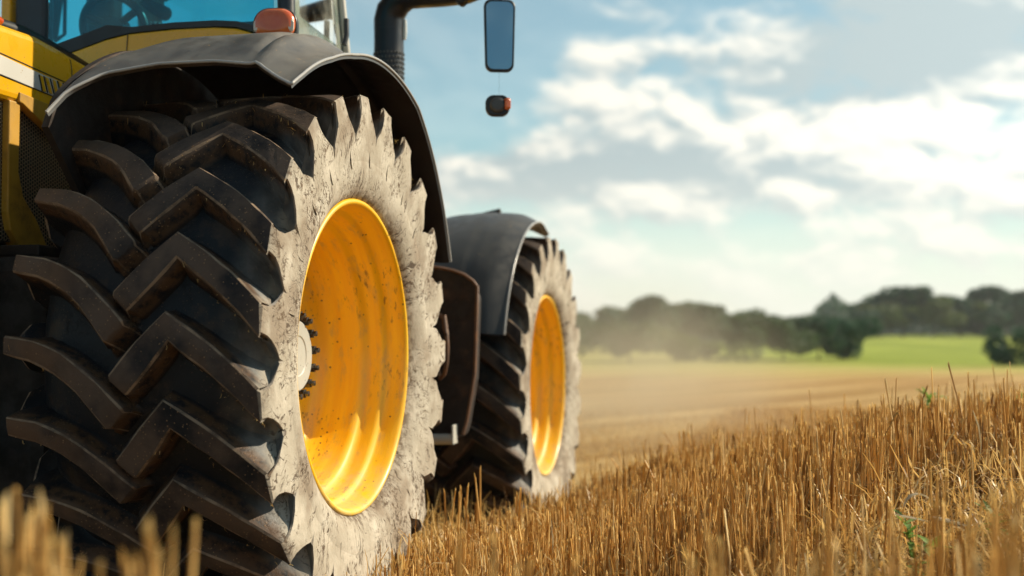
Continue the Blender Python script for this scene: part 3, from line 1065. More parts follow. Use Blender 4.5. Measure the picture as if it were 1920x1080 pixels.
# the yellow rear hood ------------------------------------------------
HX = -1.12
hd = MB()
prof = [(-1.3, 1.24), (-1.3, 1.93), (-0.70, 1.975), (-0.35, 1.985), (-0.144, 1.990), (-0.017, 1.978), (0.119, 1.960), (0.235, 1.948), (0.235, 1.24)]
upper = [(-1.3, 1.735), (-1.3, 1.93), (-0.70, 1.975), (-0.35, 1.985), (-0.144, 1.990), (-0.017, 1.978), (0.119, 1.960), (0.235, 1.948), (0.235, 1.735)]
hd.prism(upper, 'x', -2.02, HX, bevel=0.028)
hood = hd.build('rear_hood', M['yellow'], ROOT)
h2 = MB()
h2.box((-2.0, -1.28, 1.262), (HX - 0.03, 0.23, 1.738), 0.01)
h2.build('grille', M['mesh'], hood)
h3 = MB()
h3.prism([(-0.287, 1.74), (-0.226, 1.74), (-0.228, 1.50), (-0.20, 1.42), (-0.12, 1.345), (-0.055, 1.255), (-0.20, 1.24), (-0.268, 1.30), (-0.285, 1.36)], 'x', HX - 0.06, HX - 0.004, bevel=0.006)
h3.build('grille_post', M['yellow_dull'], hood)
hs = MB()
hs.prism([(-1.28, 1.82), (-1.28, 1.885), (-0.348, 1.876), (-0.171, 1.862), (0.06, 1.850), (0.10, 1.79), (-0.06, 1.796), (-0.346, 1.812)], 'x', HX - 0.02, HX + 0.004, bevel=0.001)
stripe = hs.build('silver_stripe', M['silver'], hood)
mk = MB()
for y0, sh in ((-0.135, 0.02), (-0.102, 0.026), (-0.058, 0.02), (-0.022, 0.026)):
    mk.prism([(y0, 1.852), (y0 + 0.018, 1.851), (y0 + 0.018 + sh, 1.800), (y0 + sh, 1.801)], 'x', HX + 0.002, HX + 0.007)
mk.build('emblem_bars', M['yellow'], stripe)
ml = MB()
for y0, sh in ((-0.140, 0.02), (-0.112, 0.023), (-0.074, 0.026), (-0.030, 0.022), (0.004, 0.026)):
    ml.prism([(y0, 1.853), (y0 + 0.003, 1.853), (y0 + 0.003 + sh, 1.799), (y0 + sh, 1.799)], 'x', HX + 0.002, HX + 0.008)
ml.build('emblem_outline', M['black'], stripe)
sm_ = MB()
for z0, z1 in (((-1.28, 1.888), (0.08, 1.856)), ((-1.28, 1.815), (0.08, 1.788))):
    sm_.tube([(HX + 0.001, z0[0], z0[1]), (HX + 0.001, -0.346, z0[1] - 0.005), (HX + 0.001, z1[0], z1[1])], 0.0022, 6)
sm_.tube([(HX - 0.02, 0.045, 1.967), (HX + 0.0005, 0.058, 1.945), (HX + 0.0015, 0.066, 1.91), (HX + 0.0015, 0.068, 1.855)], 0.0018, 6)
sm_.build('panel_seam', M['black'], hood)
cp = MB()
cp.tube([(HX - 0.05, -0.46, 2.003), (HX - 0.045, -0.36, 2.013), (HX - 0.04, -0.29, 2.006)], [0.016, 0.022, 0.012], 10)
cp.build('marker_light', M['amber'], hood)
cp = MB()
cp.tube([(HX - 0.075, -0.9, 1.985), (HX - 0.072, -0.30, 2.000), (HX - 0.070, -0.144, 2.004), (HX - 0.066, -0.017, 1.993), (HX - 0.058, 0.119, 1.974), (HX - 0.05, 0.234, 1.958)], [0.02, 0.026, 0.028, 0.028, 0.026, 0.022], 12)
cp.build('rubber_rail', M['black'], hood)
bk = MB()
bk.prism([(-0.245, 1.738), (-0.245, 1.772), (-0.03, 1.758), (0.02, 1.70), (-0.03, 1.655), (-0.228, 1.735)], 'x', HX - 0.03, HX + 0.006, bevel=0.004)
bk.build('corner_bracket', M['yellow_dull'], hood)

# cab -----------------------------------------------------------------
cabpart = MB()
SILL = [(-2.05, 1.92), (-1.40, 1.985), (-1.205, 2.036), (-1.10, 2.066), (-1.0, 2.083), (-0.82, 2.090), (-0.65, 2.088), (-0.56, 2.078), (-0.49, 2.055), (-0.455, 2.033), (-0.36, 2.026)]
cabpart.prism(SILL + [(-0.36, 1.955), (-0.81, 1.955), (-0.81, 1.25), (-2.05, 1.25)], 'y', 0.25, 0.31, bevel=0.012)
cabpart.prism([(0.31, 1.955), (0.31, 2.02), (0.95, 1.98), (1.55, 1.62), (1.55, 1.25), (1.12, 1.25), (1.03, 1.35), (0.85, 1.58), (0.6, 1.80)], 'x', -0.44, -0.372)
cabpart.prism([(0.31, 1.25), (0.31, 2.0), (0.95, 1.98), (1.55, 1.62), (1.55, 1.25)], 'x', -2.05, -1.99)
cab_b = cabpart.build('cab_base', M['yellow'], ROOT)
sm2 = MB()
sm2.tube([(-1.002, 0.2475, 2.083), (-1.006, 0.2475, 2.02), (-1.016, 0.2475, 1.96)], 0.0018, 6)
sm2.build('panel_seam', M['black'], cab_b)
fl = MB()
fl.box((-1.98, 0.33, 1.20), (-0.82, 1.54, 1.25), 0.01)
fl.build('cab_floor', M['ledge'], ROOT)
fr = MB()
PZ = 2.85


def post(a, b, w, mbx):
    mbx.tube([a, ((a[0] + b[0]) / 2, (a[1] + b[1]) / 2, (a[2] + b[2]) / 2), b], w, 10)


post((-0.385, 0.925, 1.97), (-0.46, 0.90, PZ), 0.022, fr)
post((-0.64, 1.53, 1.60), (-0.70, 1.40, PZ), 0.030, fr)
post((-1.93, 1.53, 1.60), (-1.86, 1.40, PZ), 0.045, fr)
post((-2.02, 0.32, 1.9), (-1.97, 0.36, PZ), 0.04, fr)
fr.tube([(-0.385, 0.925, 1.985), (-0.52, 1.25, 1.80), (-0.64, 1.53, 1.62)], 0.025, 8)
fr.tube([(-0.64, 1.53, 1.62), (-1.28, 1.60, 1.62), (-1.93, 1.53, 1.62)], 0.03, 8)
fr.tube([(-2.02, 0.32, 1.95), (-2.02, 0.95, 1.95), (-1.93, 1.53, 1.62)], 0.03, 8)
fr.build('cab_frame', M['blacksteel'], ROOT)
wp = MB()
post((-0.385, 0.315, 2.00), (-0.43, 0.36, PZ), 0.034, wp)
wp.build('corner_post', M['blacksteel'], ROOT)
wp = MB()
wp.box((-1.50, 0.262, 1.985), (-1.365, 0.325, PZ), 0.015)
wp.build('window_post', M['blacksteel'], ROOT)
yb = MB()
yb.box((-1.555, 0.255, 1.99), (-1.515, 0.30, PZ), 0.006)
yb.build('cab_side_strip', M['yellow'], ROOT)
rf = MB()
rf.prism([(0.15, 2.85), (0.12, 2.90), (0.20, 3.02), (0.9, 3.07), (1.55, 3.02), (1.68, 2.92), (1.62, 2.85)], 'x', -2.08, -0.36, bevel=0.04)
rf.build('cab_roof', M['yellow'], ROOT)
# rear window with its curved black seal
SEAL = [(-1.36, 2.0), (-1.205, 2.042), (-1.10, 2.073), (-1.0, 2.089), (-0.82, 2.096), (-0.65, 2.094), (-0.56, 2.085), (-0.49, 2.064), (-0.42, 2.04)]
sb = MB()
sb.prism(SEAL + [(x, z + 0.022 + (0.03 if x < -1.05 else 0.0)) for x, z in reversed(SEAL)], 'y', 0.262, 0.300)
seal = sb.build('window_seal', M['black'], ROOT)
rw = MB()
rw.prism(SEAL + [(-0.45, PZ), (-1.36, PZ)], 'y', 0.276, 0.282)
rw.build('rear_window', M['window'], ROOT)
dw = MB()
dw.add([(-0.372, 0.335, 2.02), (-0.374, 0.915, 1.985), (-0.448, 0.89, PZ), (-0.42, 0.37, PZ)], [(0, 1, 2, 3)])
dw.add([(-0.376, 0.335, 2.02), (-0.378, 0.915, 1.985), (-0.452, 0.89, PZ), (-0.424, 0.37, PZ)], [(3, 2, 1, 0)])
door = dw.build('door_window', M['door_glass'], ROOT)
dg = MB()
dg.tube([(-0.36, 0.885, 2.00), (-0.40, 0.875, 2.42), (-0.445, 0.86, PZ)], 0.016, 8)
dg.build('window_frame', M['hub'], door)
dg = MB()
dg.tube([(-0.352, 0.80, 2.13), (-0.345, 0.81, 2.17), (-0.350, 0.82, 2.24)], 0.012, 8)
dg.build('handle', M['black'], door)
fw = MB()
fw.prism([(-1.93, 1.62), (-0.64, 1.62), (-0.70, PZ), (-1.86, PZ)], 'y', 1.50, 1.506)
fw.build('front_window', M['window_front'], ROOT)
# inside the cab
it = MB()
it.prism([(-1.96, 1.30), (-1.96, 2.16), (-1.62, 2.15), (-1.36, 2.09), (-1.0, 2.06), (-0.6, 2.06), (-0.46, 2.02), (-0.46, 1.955), (-0.82, 1.955), (-0.82, 1.30)], 'y', 0.36, 0.50, bevel=0.02)
it.build('rear_console', M['ledge'], ROOT)
it = MB()
it.prism([(0.36, 2.135), (0.60, 2.14), (0.60, 2.085), (0.36, 2.08)], 'x', -0.72, -0.49, bevel=0.02)
it.build('armrest', M['black'], ROOT)
it = MB()
it.box((-1.98, 1.0, 2.1), (-1.95, 1.12, PZ), 0.01)
it.tube([(-1.93, 1.15, 2.32), (-1.90, 1.16, 2.60), (-1.88, 1.16, PZ)], 0.028, 8)
it.build('door_pillar', M['trim'], ROOT)
it = MB()
it.tube([(-1.88, 1.10, 2.30), (-1.83, 1.10, 2.33), (-1.83, 1.10, 2.52), (-1.88, 1.10, 2.60)], 0.009, 8)
it.tube([(-1.80, 1.2, 2.44), (-1.77, 1.2, 2.41), (-1.70, 1.2, 2.385)], 0.012, 8)
it.build('grab_rail', M['black'], ROOT)
it = MB()
it.box((-1.83, 1.25, 2.30), (-1.69, 1.38, 2.80), 0.03)
it.build('display_pillar', M['ledge'], ROOT)
dk = MB()
dk.prism([(0.64, 1.25), (0.60, 1.95), (0.62, 2.14), (0.70, 2.15), (0.78, 2.0), (0.78, 1.25)], 'x', -1.38, -1.08, bevel=0.04)
dk.build('dashboard', M['ledge'], ROOT)
sw = MB()
cz = Vector((-1.262, 0.58, 2.200))
tilt = Matrix.Rotation(rad(22), 3, 'X') @ Matrix.Rotation(rad(10), 3, 'Z')
ringp = [cz + tilt @ Vector((0.128 * math.cos(a), 0, 0.128 * math.sin(a))) for a in np.linspace(0, 2 * math.pi, 41)]
sw.tube(ringp, 0.017, 10, cap=False)
for a in (rad(-90), rad(30), rad(150)):
    sw.tube([cz, cz + tilt @ Vector((0.122 * math.cos(a), 0, 0.122 * math.sin(a)))], 0.015, 8)
sw.tube([cz + tilt @ Vector((0, -0.03, 0)), cz + tilt @ Vector((0, 0.06, -0.02))], 0.05, 14)
sw.build('steering_wheel', M['black'], ROOT)
se = MB()
se.box((-1.50, 0.80, 1.50), (-1.04, 1.20, 1.58), 0.04)
se.box((-1.48, 1.12, 1.56), (-1.06, 1.19, 2.00), 0.03)
se.box((-1.36, 0.90, 1.25), (-1.18, 1.10, 1.51), 0.02)
se.build('seat', M['black'], ROOT)

# exhaust, mirror arm, mirror ------------------------------------------
ex = MB()
ex.tube([(-0.375, 1.42, 1.30), (-0.375, 1.42, 1.9), (-0.375, 1.42, 2.35)], 0.068, 24)
ex.tube([(-0.375, 1.42, 2.34), (-0.375, 1.42, 2.385), (-0.364, 1.417, 2.425), (-0.325, 1.405, 2.465), (-0.265, 1.38, 2.478), (-0.17, 1.33, 2.455), (-0.06, 1.26, 2.426), (0.02, 1.2, 2.406)], [0.069, 0.070, 0.070, 0.066, 0.056, 0.047, 0.038, 0.032], 20)
exo = ex.build('exhaust_stack', M['blacksteel'], ROOT)
hsd = MB()
for i in range(17):
    zc_ = 1.98 + i * 0.0195
    hsd.revolve([(-0.0025, 0.0), (-0.0025, 0.066), (0.0, 0.0685), (0.0025, 0.066), (0.0025, 0.0)], 1, 0)
hsd = MB()
nA, nZ = 26, 26
for iz in range(nZ):
    z0 = 1.69 + iz * 0.0215
    for ia in range(nA):
        a = 2 * math.pi * (ia + (iz % 2) * 0.5) / nA
        r0 = 0.0685
        c = np.array([-0.375 + r0 * math.cos(a), 1.42 + r0 * math.sin(a), z0])
        nr = np.array([math.cos(a), math.sin(a), 0])
        tg = np.array([-math.sin(a), math.cos(a), 0])
        up = np.array([0, 0, 1.0])
        q = [c + tg * 0.0042 + up * 0.0055, c - tg * 0.0042 + up * 0.0055, c - tg * 0.0042 - up * 0.0055, c + tg * 0.0042 - up * 0.0055]
        t_ = [p + nr * 0.0035 - tg * 0.0 for p in [c + tg * 0.002 + up * 0.003, c - tg * 0.002 + up * 0.003, c - tg * 0.002 - up * 0.003, c + tg * 0.002 - up * 0.003]]
        hsd.add(q + t_, [(4, 5, 6, 7), (0, 1, 5, 4), (1, 2, 6, 5), (2, 3, 7, 6), (3, 0, 4, 7)])
hsd.build('heat_shield', M['shield'], exo)
bd = MB()
bd.tube([(-0.304, 1.425, 2.295), (-0.303, 1.425, 2.33), (-0.303, 1.425, 2.385)], [0.010, 0.013, 0.010], 10)
bd.build('clamp', M['steel'], exo)
ar = MB()
ar.tube([(0.0, 1.215, 2.410), (0.08, 1.14, 2.390), (0.17, 1.07, 2.388), (0.235, 1.015, 2.378), (0.252, 1.0, 2.355), (0.25, 1.0, 2.315)], [0.032, 0.029, 0.024, 0.018, 0.012, 0.010], 12)
ar.tube([(0.02, 1.18, 2.385), (0.05, 1.15, 2.370), (0.08, 1.13, 2.375)], [0.012, 0.020, 0.012], 8)
ar.build('mirror_arm', M['blacksteel'], ROOT)


def rrect(w, h, rcorn, n=6, taper=0.0):
    out = []
    for cx, cy, a0 in ((w - rcorn, h - rcorn, 0), (-w + rcorn, h - rcorn, 90), (-w + rcorn, -h + rcorn, 180), (w - rcorn, -h + rcorn, 270)):
        for i in range(n):
            a = math.radians(a0 + 90 * i / (n - 1))
            x, y = cx + rcorn * math.cos(a), cy + rcorn * math.sin(a)
            out.append((x * (1 + taper * (y / h)), y))
    return out


def lens_shape(mb, c, yawdeg, outline, steps, mi=0):
    """stack of shrinking outlines; steps = (depth, scale) from back to front; the front looks towards -Y turned by yaw"""
    R_ = Matrix.Rotation(rad(yawdeg), 3, 'Z')
    rows = []
    for dep, s in steps:
        rows.append([tuple(Vector(c) + R_ @ Vector((x * s, -dep, y * s))) for x, y in outline])
    mb.grid(np.array(rows), mi, True, close_v=True)
    n = len(outline)
    mb.add(rows[0], [tuple(range(n))], mi)
    mb.add(rows[-1], [tuple(reversed(range(n)))], mi)


MC = (0.25, 1.0, 2.178)
mo = MB()
lens_shape(mo, MC, 20, rrect(0.062, 0.150, 0.030, taper=0.06), [(-0.045, 0.55), (-0.035, 0.85), (-0.01, 0.99), (0.012, 1.0), (0.016, 0.96)])
mir = mo.build('mirror', M['black'], ROOT, fix=True)
mo = MB()
lens_shape(mo, MC, 20, rrect(0.054, 0.141, 0.026, taper=0.06), [(0.010, 1.0), (0.0175, 0.99)])
mg = mo.build('mirror_glass', M['mirror'], mir, fix=True)
wl = MB()
WC = (0.245, 0.99, 1.888)
wl.tube([(0.25, 1.0, 2.05), (0.249, 1.0, 1.93)], 0.0004, 6)
lens_shape(wl, WC, 16, rrect(0.050, 0.043, 0.034, 8), [(-0.06, 0.45), (-0.05, 0.75), (-0.02, 0.98), (0.01, 1.0), (0.018, 0.93)])
wlo = wl.build('work_lamp', M['black'], ROOT, fix=True)
wl = MB()
lens_shape(wl, WC, 16, rrect(0.034, 0.034, 0.033, 8), [(0.012, 1.0), (0.024, 0.9), (0.028, 0.6)])
wl.build('lens', M['trim'], wlo, fix=True)
wl = MB()
lens_shape(wl, (WC[0] + 0.040, WC[1] - 0.003, WC[2] + 0.005), 40, rrect(0.013, 0.026, 0.012), [(0.0, 1.0), (0.014, 0.92), (0.018, 0.6)])
wl.build('side_lens', M['amber'], wlo, fix=True)

# amber indicator on the fender ------------------------------------------
LC = (-0.215, -0.165, 1.966)
lo_ = MB()
lens_shape(lo_, LC, 8, rrect(0.073, 0.056, 0.051, 9), [(-0.075, 0.55), (-0.06, 0.86), (-0.02, 1.0), (0.006, 1.02), (0.010, 0.985)])
lo_.tube([(LC[0], LC[1] + 0.03, LC[2] - 0.04), (LC[0], LC[1] + 0.03, LC[2] - 0.075)], 0.035, 12)
lo_.box((LC[0] - 0.05, LC[1] - 0.02, LC[2] - 0.088), (LC[0] + 0.05, LC[1] + 0.07, LC[2] - 0.066), 0.008)
ind = lo_.build('indicator_lamp', M['black'], ROOT, fix=True)
lo_ = MB()
lens_shape(lo_, LC, 8, rrect(0.071, 0.054, 0.049, 9), [(0.006, 1.0), (0.018, 0.96), (0.030, 0.84), (0.036, 0.66), (0.038, 0.4)])
lo_.build('amber_lens', M['amber'], ind, fix=True)
R8 = Matrix.Rotation(rad(8), 3, 'Z')
for sx in (-1, 1):
    lo_ = MB()
    lens_shape(lo_, Vector(LC) + R8 @ Vector((sx * 0.053, -0.016, -0.006)), 8 + sx * 25, rrect(0.012, 0.022, 0.011), [(0.0, 1.0), (0.011, 0.95), (0.015, 0.7)])
    lo_.build('clear_lens', M['clear'], ind, fix=True)

# side tank / mud flap between the wheels ----------------------------------
fp = MB()
FLAP = [(-0.62, 1.28), (-0.268, 1.277), (-0.202, 1.268), (-0.15, 1.256), (-0.098, 1.237), (-0.055, 1.207), (-0.033, 1.180), (-0.038, 1.024), (-0.046, 0.776), (-0.084, 0.553), (-0.102, 0.491), (-0.62, 0.40)]
fp.prism(FLAP, 'y', 1.70, 1.725)
fp.prism([(x - 0.06, z - 0.03) for x, z in FLAP[1:-1]] + [(-0.62, 0.45), (-0.62, 1.2)], 'y', 1.73, 2.02, bevel=0.03)
flap = fp.build('mud_flap', M['mud'], ROOT)
fe = MB()
fe.tube([(x, 1.700, z) for x, z in FLAP[:-1]], 0.0075, 8)
fe.build('flap_edge', M['rust'], flap)
sp_ = MB()
sp_.tube([(-0.40, 1.64, 0.470), (-0.262, 1.64, 0.471), (-0.128, 1.64, 0.474)], 0.025, 16)
sp_.tube([(-0.262, 1.64, 0.471), (-0.250, 1.64, 0.471)], 0.027, 16)
sp_.box((-0.134, 1.615, 0.452), (-0.124, 1.69, 0.540), 0.003)
sp_.box((-0.44, 1.62, 0.45), (-0.38, 1.72, 0.49), 0.01)
sp_.build('step_bar', M['hub'], ROOT)
cb = MB()
cb.tube([(-0.205, 1.66, 1.05), (-0.168, 1.62, 1.02), (-0.152, 1.60, 0.97), (-0.145, 1.59, 0.90), (-0.148, 1.59, 0.83), (-0.162, 1.60, 0.775), (-0.188, 1.62, 0.752), (-0.205, 1.64, 0.79), (-0.205, 1.66, 0.88)], 0.009, 10)
cb.tube([(-0.168, 1.61, 1.045), (-0.160, 1.60, 0.99), (-0.152, 1.59, 0.96)], [0.010, 0.014, 0.008], 8)
cb.build('cable_loop', M['rust'], ROOT)


# ------------------------------------------------------------------ driver
def driver():
    e = empty('person', (-1.13, 0.72, 1.62))
    tag(e, 'driver in a dark jacket sitting in the cab, head turned sideways above the steering wheel', 'person')
    V, E, Rr = [], [], []

    def add(p, r, link_to=None):
        V.append(p)
        Rr.append(r)
        if link_to is not None:
            E.append((link_to, len(V) - 1))
        return len(V) - 1
    pel = add((-1.13, 0.70, 1.68), 0.145)
    w = add((-1.13, 0.69, 1.86), 0.125, pel)
    chest = add((-1.15, 0.68, 2.06), 0.14, w)
    nk = add((-1.17, 0.70, 2.215), 0.062, chest)
    nk2 = add((-1.18, 0.715, 2.27), 0.055, nk)
    jaw = add((-1.165, 0.72, 2.335), 0.066, nk2)
    hd_ = add((-1.19, 0.72, 2.42), 0.088, jaw)
    add((-1.20, 0.72, 2.49), 0.062, hd_)
    hand = []
    for s in (-1, 1):
        sh = add((-1.15 + s * 0.17, 0.69, 2.12), 0.062, chest)
        el_ = add((-1.15 + s * 0.21, 0.80, 1.94), 0.046, sh)
        wr = add((-1.10 + s * 0.11, 0.95, 2.10), 0.030, el_)
        hand.append((wr, s))
        hip = add((-1.13 + s * 0.10, 0.78, 1.66), 0.095, pel)
        kn = add((-1.20 + s * 0.14, 1.00, 1.69), 0.066, hip)
        an = add((-1.20 + s * 0.14, 1.00, 1.34), 0.044, kn)
        add((-1.21 + s * 0.14, 1.12, 1.29), 0.040, an)
    for wr, s in hand:
        p0 = Vector(V[wr])
        pm = add(tuple(p0 + Vector((0, 0.035, 0.03))), 0.030, wr)
        for i in range(4):
            o1 = Vector(V[pm]) + Vector(((i - 1.5) * 0.019, 0.03, 0.03 - abs(i - 1.5) * 0.003))
            a = add(tuple(o1), 0.009, pm)
            b = add(tuple(o1 + Vector((0, 0.012, 0.022))), 0.008, a)
            add(tuple(o1 + Vector((0, -0.006, 0.032))), 0.007, b)
        t1 = add(tuple(Vector(V[pm]) + Vector((-s * 0.032, 0.005, 0.012))), 0.010, pm)
        add(tuple(Vector(V[t1]) + Vector((-s * 0.006, 0.012, 0.022))), 0.008, t1)
    me = bpy.data.meshes.new('body')
    me.from_pydata([tuple(Vector(p) - e.location) for p in V], E, [])
    o = bpy.data.objects.new('body', me)
    COL.objects.link(o)
    o.parent = e
    md = o.modifiers.new('skin', 'SKIN')
    md.use_smooth_shade = True
    for i, sv_ in enumerate(me.skin_vertices[0].data):
        sv_.radius = (Rr[i], Rr[i])
        sv_.use_root = (i == 0)
    o.modifiers.new('sub', 'SUBSURF').render_levels = 1
    m_, k, b = new_mat('person_body')
    co = k.n('ShaderNodeTexCoord').outputs['Object']
    x, y, z = k.xyz(co)
    k.put(b.inputs['Base Color'], k.mix(k.ss(z, 0.60, 0.625), (0.018, 0.022, 0.030), (0.30, 0.17, 0.115)))
    b.inputs['Roughness'].default_value = 0.7
    me.materials.append(m_)
    hr = MB()
    rows = []
    for i in range(9):
        t = i / 8 * math.pi * 0.62
        rows.append([(-1.20 + 0.101 * math.sin(t) * math.cos(a) - 0.012, 0.72 + 0.095 * math.sin(t) * math.sin(a), 2.435 + 0.112 * math.cos(t) - 0.02 * math.cos(a) * math.sin(t)) for a in np.linspace(0, 2 * math.pi, 20, endpoint=False)])
    hr.grid(np.array(rows), 0, True, close_v=True)
    hr.build('hair', M['hair'], e)
    fc = MB()
    # nose, chin beard and ear, face looking towards the right-hand side of the cab
    fc.tube([(-1.115, 0.715, 2.405), (-1.088, 0.714, 2.375), (-1.105, 0.715, 2.368)], [0.012, 0.016, 0.010], 8)
    fc.build('nose', M['skin'], e)
    fc = MB()
    fc.tube([(-1.19, 0.62, 2.42), (-1.19, 0.615, 2.385)], [0.020, 0.014], 8)
    fc.build('ear', M['skin'], e)
    bd_ = MB()
    bd_.tube([(-1.175, 0.655, 2.35), (-1.115, 0.69, 2.315), (-1.098, 0.72, 2.305), (-1.115, 0.75, 2.315), (-1.175, 0.785, 2.35)], [0.02, 0.030, 0.032, 0.030, 0.02], 10)
    bd_.build('beard', M['hair'], e)
    e.location = (-1.27, 0.95, 1.665)
    e.scale = (1, -1, 1)


driver()


# ------------------------------------------------------------------ straw
def straws(base, h, lean, w, bend, seg=3, sides=3, twist=None):
    """triangular stems; base (n,3), lean (n,2) sideways drift at the tip as a share of h"""
    n = len(base)
    lev = np.linspace(0, 1, seg + 1)
    V = np.zeros((n, seg + 1, sides, 3), np.float32)
    ph = RNG.random(n) * 6.28
    bx_, by_ = bend * np.cos(ph * 3.1), bend * np.sin(ph * 3.1)
    for i, t in enumerate(lev):
        wob = np.sin(t * 3.14)
        cx = base[:, 0] + lean[:, 0] * h * t ** 1.3 + bx_ * h * wob
        cy = base[:, 1] + lean[:, 1] * h * t ** 1.3 + by_ * h * wob
        cz_ = base[:, 2] + h * t
        rr = w * (1.0 - 0.25 * t)
        for s in range(sides):
            a = ph + s * 2 * math.pi / sides
            V[:, i, s, 0] = cx + rr * np.cos(a)
            V[:, i, s, 1] = cy + rr * np.sin(a)
            V[:, i, s, 2] = cz_ + (0 if i < seg else rr * 3 * np.cos(a + ph * 5))
    idx = np.arange(n)[:, None] * (seg + 1) * sides
    F = []
    for i in range(seg):
        for s in range(sides):
            a, b = i * sides + s, i * sides + (s + 1) % sides
            F.append(np.concatenate([idx + a, idx + b, idx + b + sides, idx + a + sides], 1))
    return V.reshape(-1, 3), np.concatenate(F).reshape(-1, 4)


def ribbons(p0, yaw, pitch, L, w, curl):
    """thin curved blades and broken straw lying about"""
    n = len(p0)
    seg = 3
    V = np.zeros((n, seg + 1, 2, 3), np.float32)
    dx, dy = np.cos(yaw), np.sin(yaw)
    pos = p0.astype(float).copy()
    pt = pitch.copy()
    for i in range(seg + 1):
        ww = w * (1.0 if i < seg else 0.4)
        V[:, i, 0] = pos + np.stack([-dy * ww, dx * ww, 0.3 * ww], 1)
        V[:, i, 1] = pos - np.stack([-dy * ww, dx * ww, 0.3 * ww], 1)
        st_ = L / seg
        pos = pos + np.stack([dx * np.cos(pt) * st_, dy * np.cos(pt) * st_, np.sin(pt) * st_], 1)
        pt = pt + curl
    idx = np.arange(n)[:, None] * (seg + 1) * 2
    F = [np.concatenate([idx + 2 * i, idx + 2 * i + 1, idx + 2 * i + 3, idx + 2 * i + 2], 1) for i in range(seg)]
    return V.reshape(-1, 3), np.concatenate(F).reshape(-1, 4)


def not_wheel(x, y, pad=0.0):
    rear = (x > -0.86 - pad) & (x < 0.10 + pad) & (np.abs(y) < 0.50 + pad)
    front = (x > -0.80 - pad) & (x < 0.10 + pad) & (np.abs(y - 3.0) < 0.46 + pad)
    return ~(rear | front)


def scatter(n, d0, d1, a0f, a1f, power=1.0):
    """random ground spots inside a wedge of the view; a limits are shares of d"""
    d = (RNG.random(n) * (d1 ** power - d0 ** power) + d0 ** power) ** (1 / power)
    a = d * (a0f + (a1f - a0f) * RNG.random(n))
    x, y = ad_xy(a, d)
    return x, y, d, a


VS, FS, off = [], [], 0


def push(vf):
    global off
    V, F = vf
    VS.append(V)
    FS.append(F + off)
    off += len(V)


def stem_batch(n, d0, d1, a0f, a1f, hm, hs, w0, power, rowp=0.0, prob=None):
    x, y, d, a = scatter(n, d0, d1, a0f, a1f, power)
    if rowp > 0:                       # drill rows running with the tractor's heading
        g = np.round(x / rowp) * rowp
        x = g + RNG.normal(0, rowp * 0.17, n)
        d, a = da(x, y)
    keep = not_wheel(x, y)
    if prob is not None:
        keep &= RNG.random(n) < prob(x, y, d, a)
    # the tractor has flattened the strip it drives over
    under = (x < 0.12) & (y > -1.2)
    keep &= ~(under & (RNG.random(n) < 0.72))
    x, y, d, a, under = x[keep], y[keep], d[keep], a[keep], under[keep]
    n = len(x)
    pat = 0.5 + 0.5 * np.sin(x * 2.3 + 1.7 * np.sin(y * 1.9)) * np.cos(y * 2.9 + x)
    h = np.clip(RNG.normal(hm, hs, n), 0.06, 0.62) * (0.86 + 0.25 * pat)
    h = np.where(under, h * 0.55, h)
    side = sstep(a, -0.5, 0.9)
    h = h * (0.62 + 0.38 * side)
    lean = RNG.normal(0, 0.045, (n, 2))
    wild = RNG.random(n) < 0.07
    lean[wild] += RNG.normal(0, 0.22, (wild.sum(), 2))
    base = np.stack([x, y, ground(x, y) - 0.01], 1)
    push(straws(base, h, lean, w0 * RNG.uniform(0.42, 1.25, n), RNG.normal(0, 0.03, n)))


def bare(x, y, d, a):
    """the trampled edge of the bank stays open"""
    return sstep(d - 3.35 - 0.85 * sstep(a / d, 0.20, 0.34), 0.0, 0.5) * 0.96 + 0.04


def onbank(x, y, d, a):
    return sstep(a / d, 0.19 + 0.02 * (d - 6), 0.34 + 0.010 * (d - 6))


# sharp bank and the strip beyond the wheel
stem_batch(12800, 3.2, 6.4, -0.16, 0.58, 0.31, 0.05, 0.0034, 1.5, 0.13, bare)
stem_batch(5500, 3.2, 6.4, -0.16, 0.58, 0.27, 0.07, 0.0034, 1.5, 0, bare)
stem_batch(14500, 6.4, 10.0, 0.08, 0.60, 0.27, 0.05, 0.0036, 1.5, 0.13, onbank)
stem_batch(38000, 6.0, 20.0, -0.10, 0.58, 0.085, 0.02, 0.0050, 1.3)
# few tall blurred stems close to the lens
stem_batch(260, 1.35, 3.0, 0.02, 0.46, 0.33, 0.05, 0.0040, 1.6)


def near_clump(spots):
    """clusters of stems on the near bank; (a/d, d, top height, count)"""
    for af, d, top, cnt in spots:
        aa_ = af * d + RNG.normal(0, 0.012, cnt)
        dd_ = d + RNG.normal(0, 0.03, cnt)
        x, y = ad_xy(aa_, dd_)
        z = ground(x, y)
        h = np.clip(top - z + RNG.normal(0, 0.015, cnt), 0.05, 0.7)
        push(straws(np.stack([x, y, z - 0.01], 1), h, RNG.normal(0, 0.04, (cnt, 2)), RNG.uniform(0.004, 0.0065, cnt), RNG.normal(0, 0.02, cnt)))


def top_at(py, d):
    return CAM[2] + (640 - py) / FPX * d


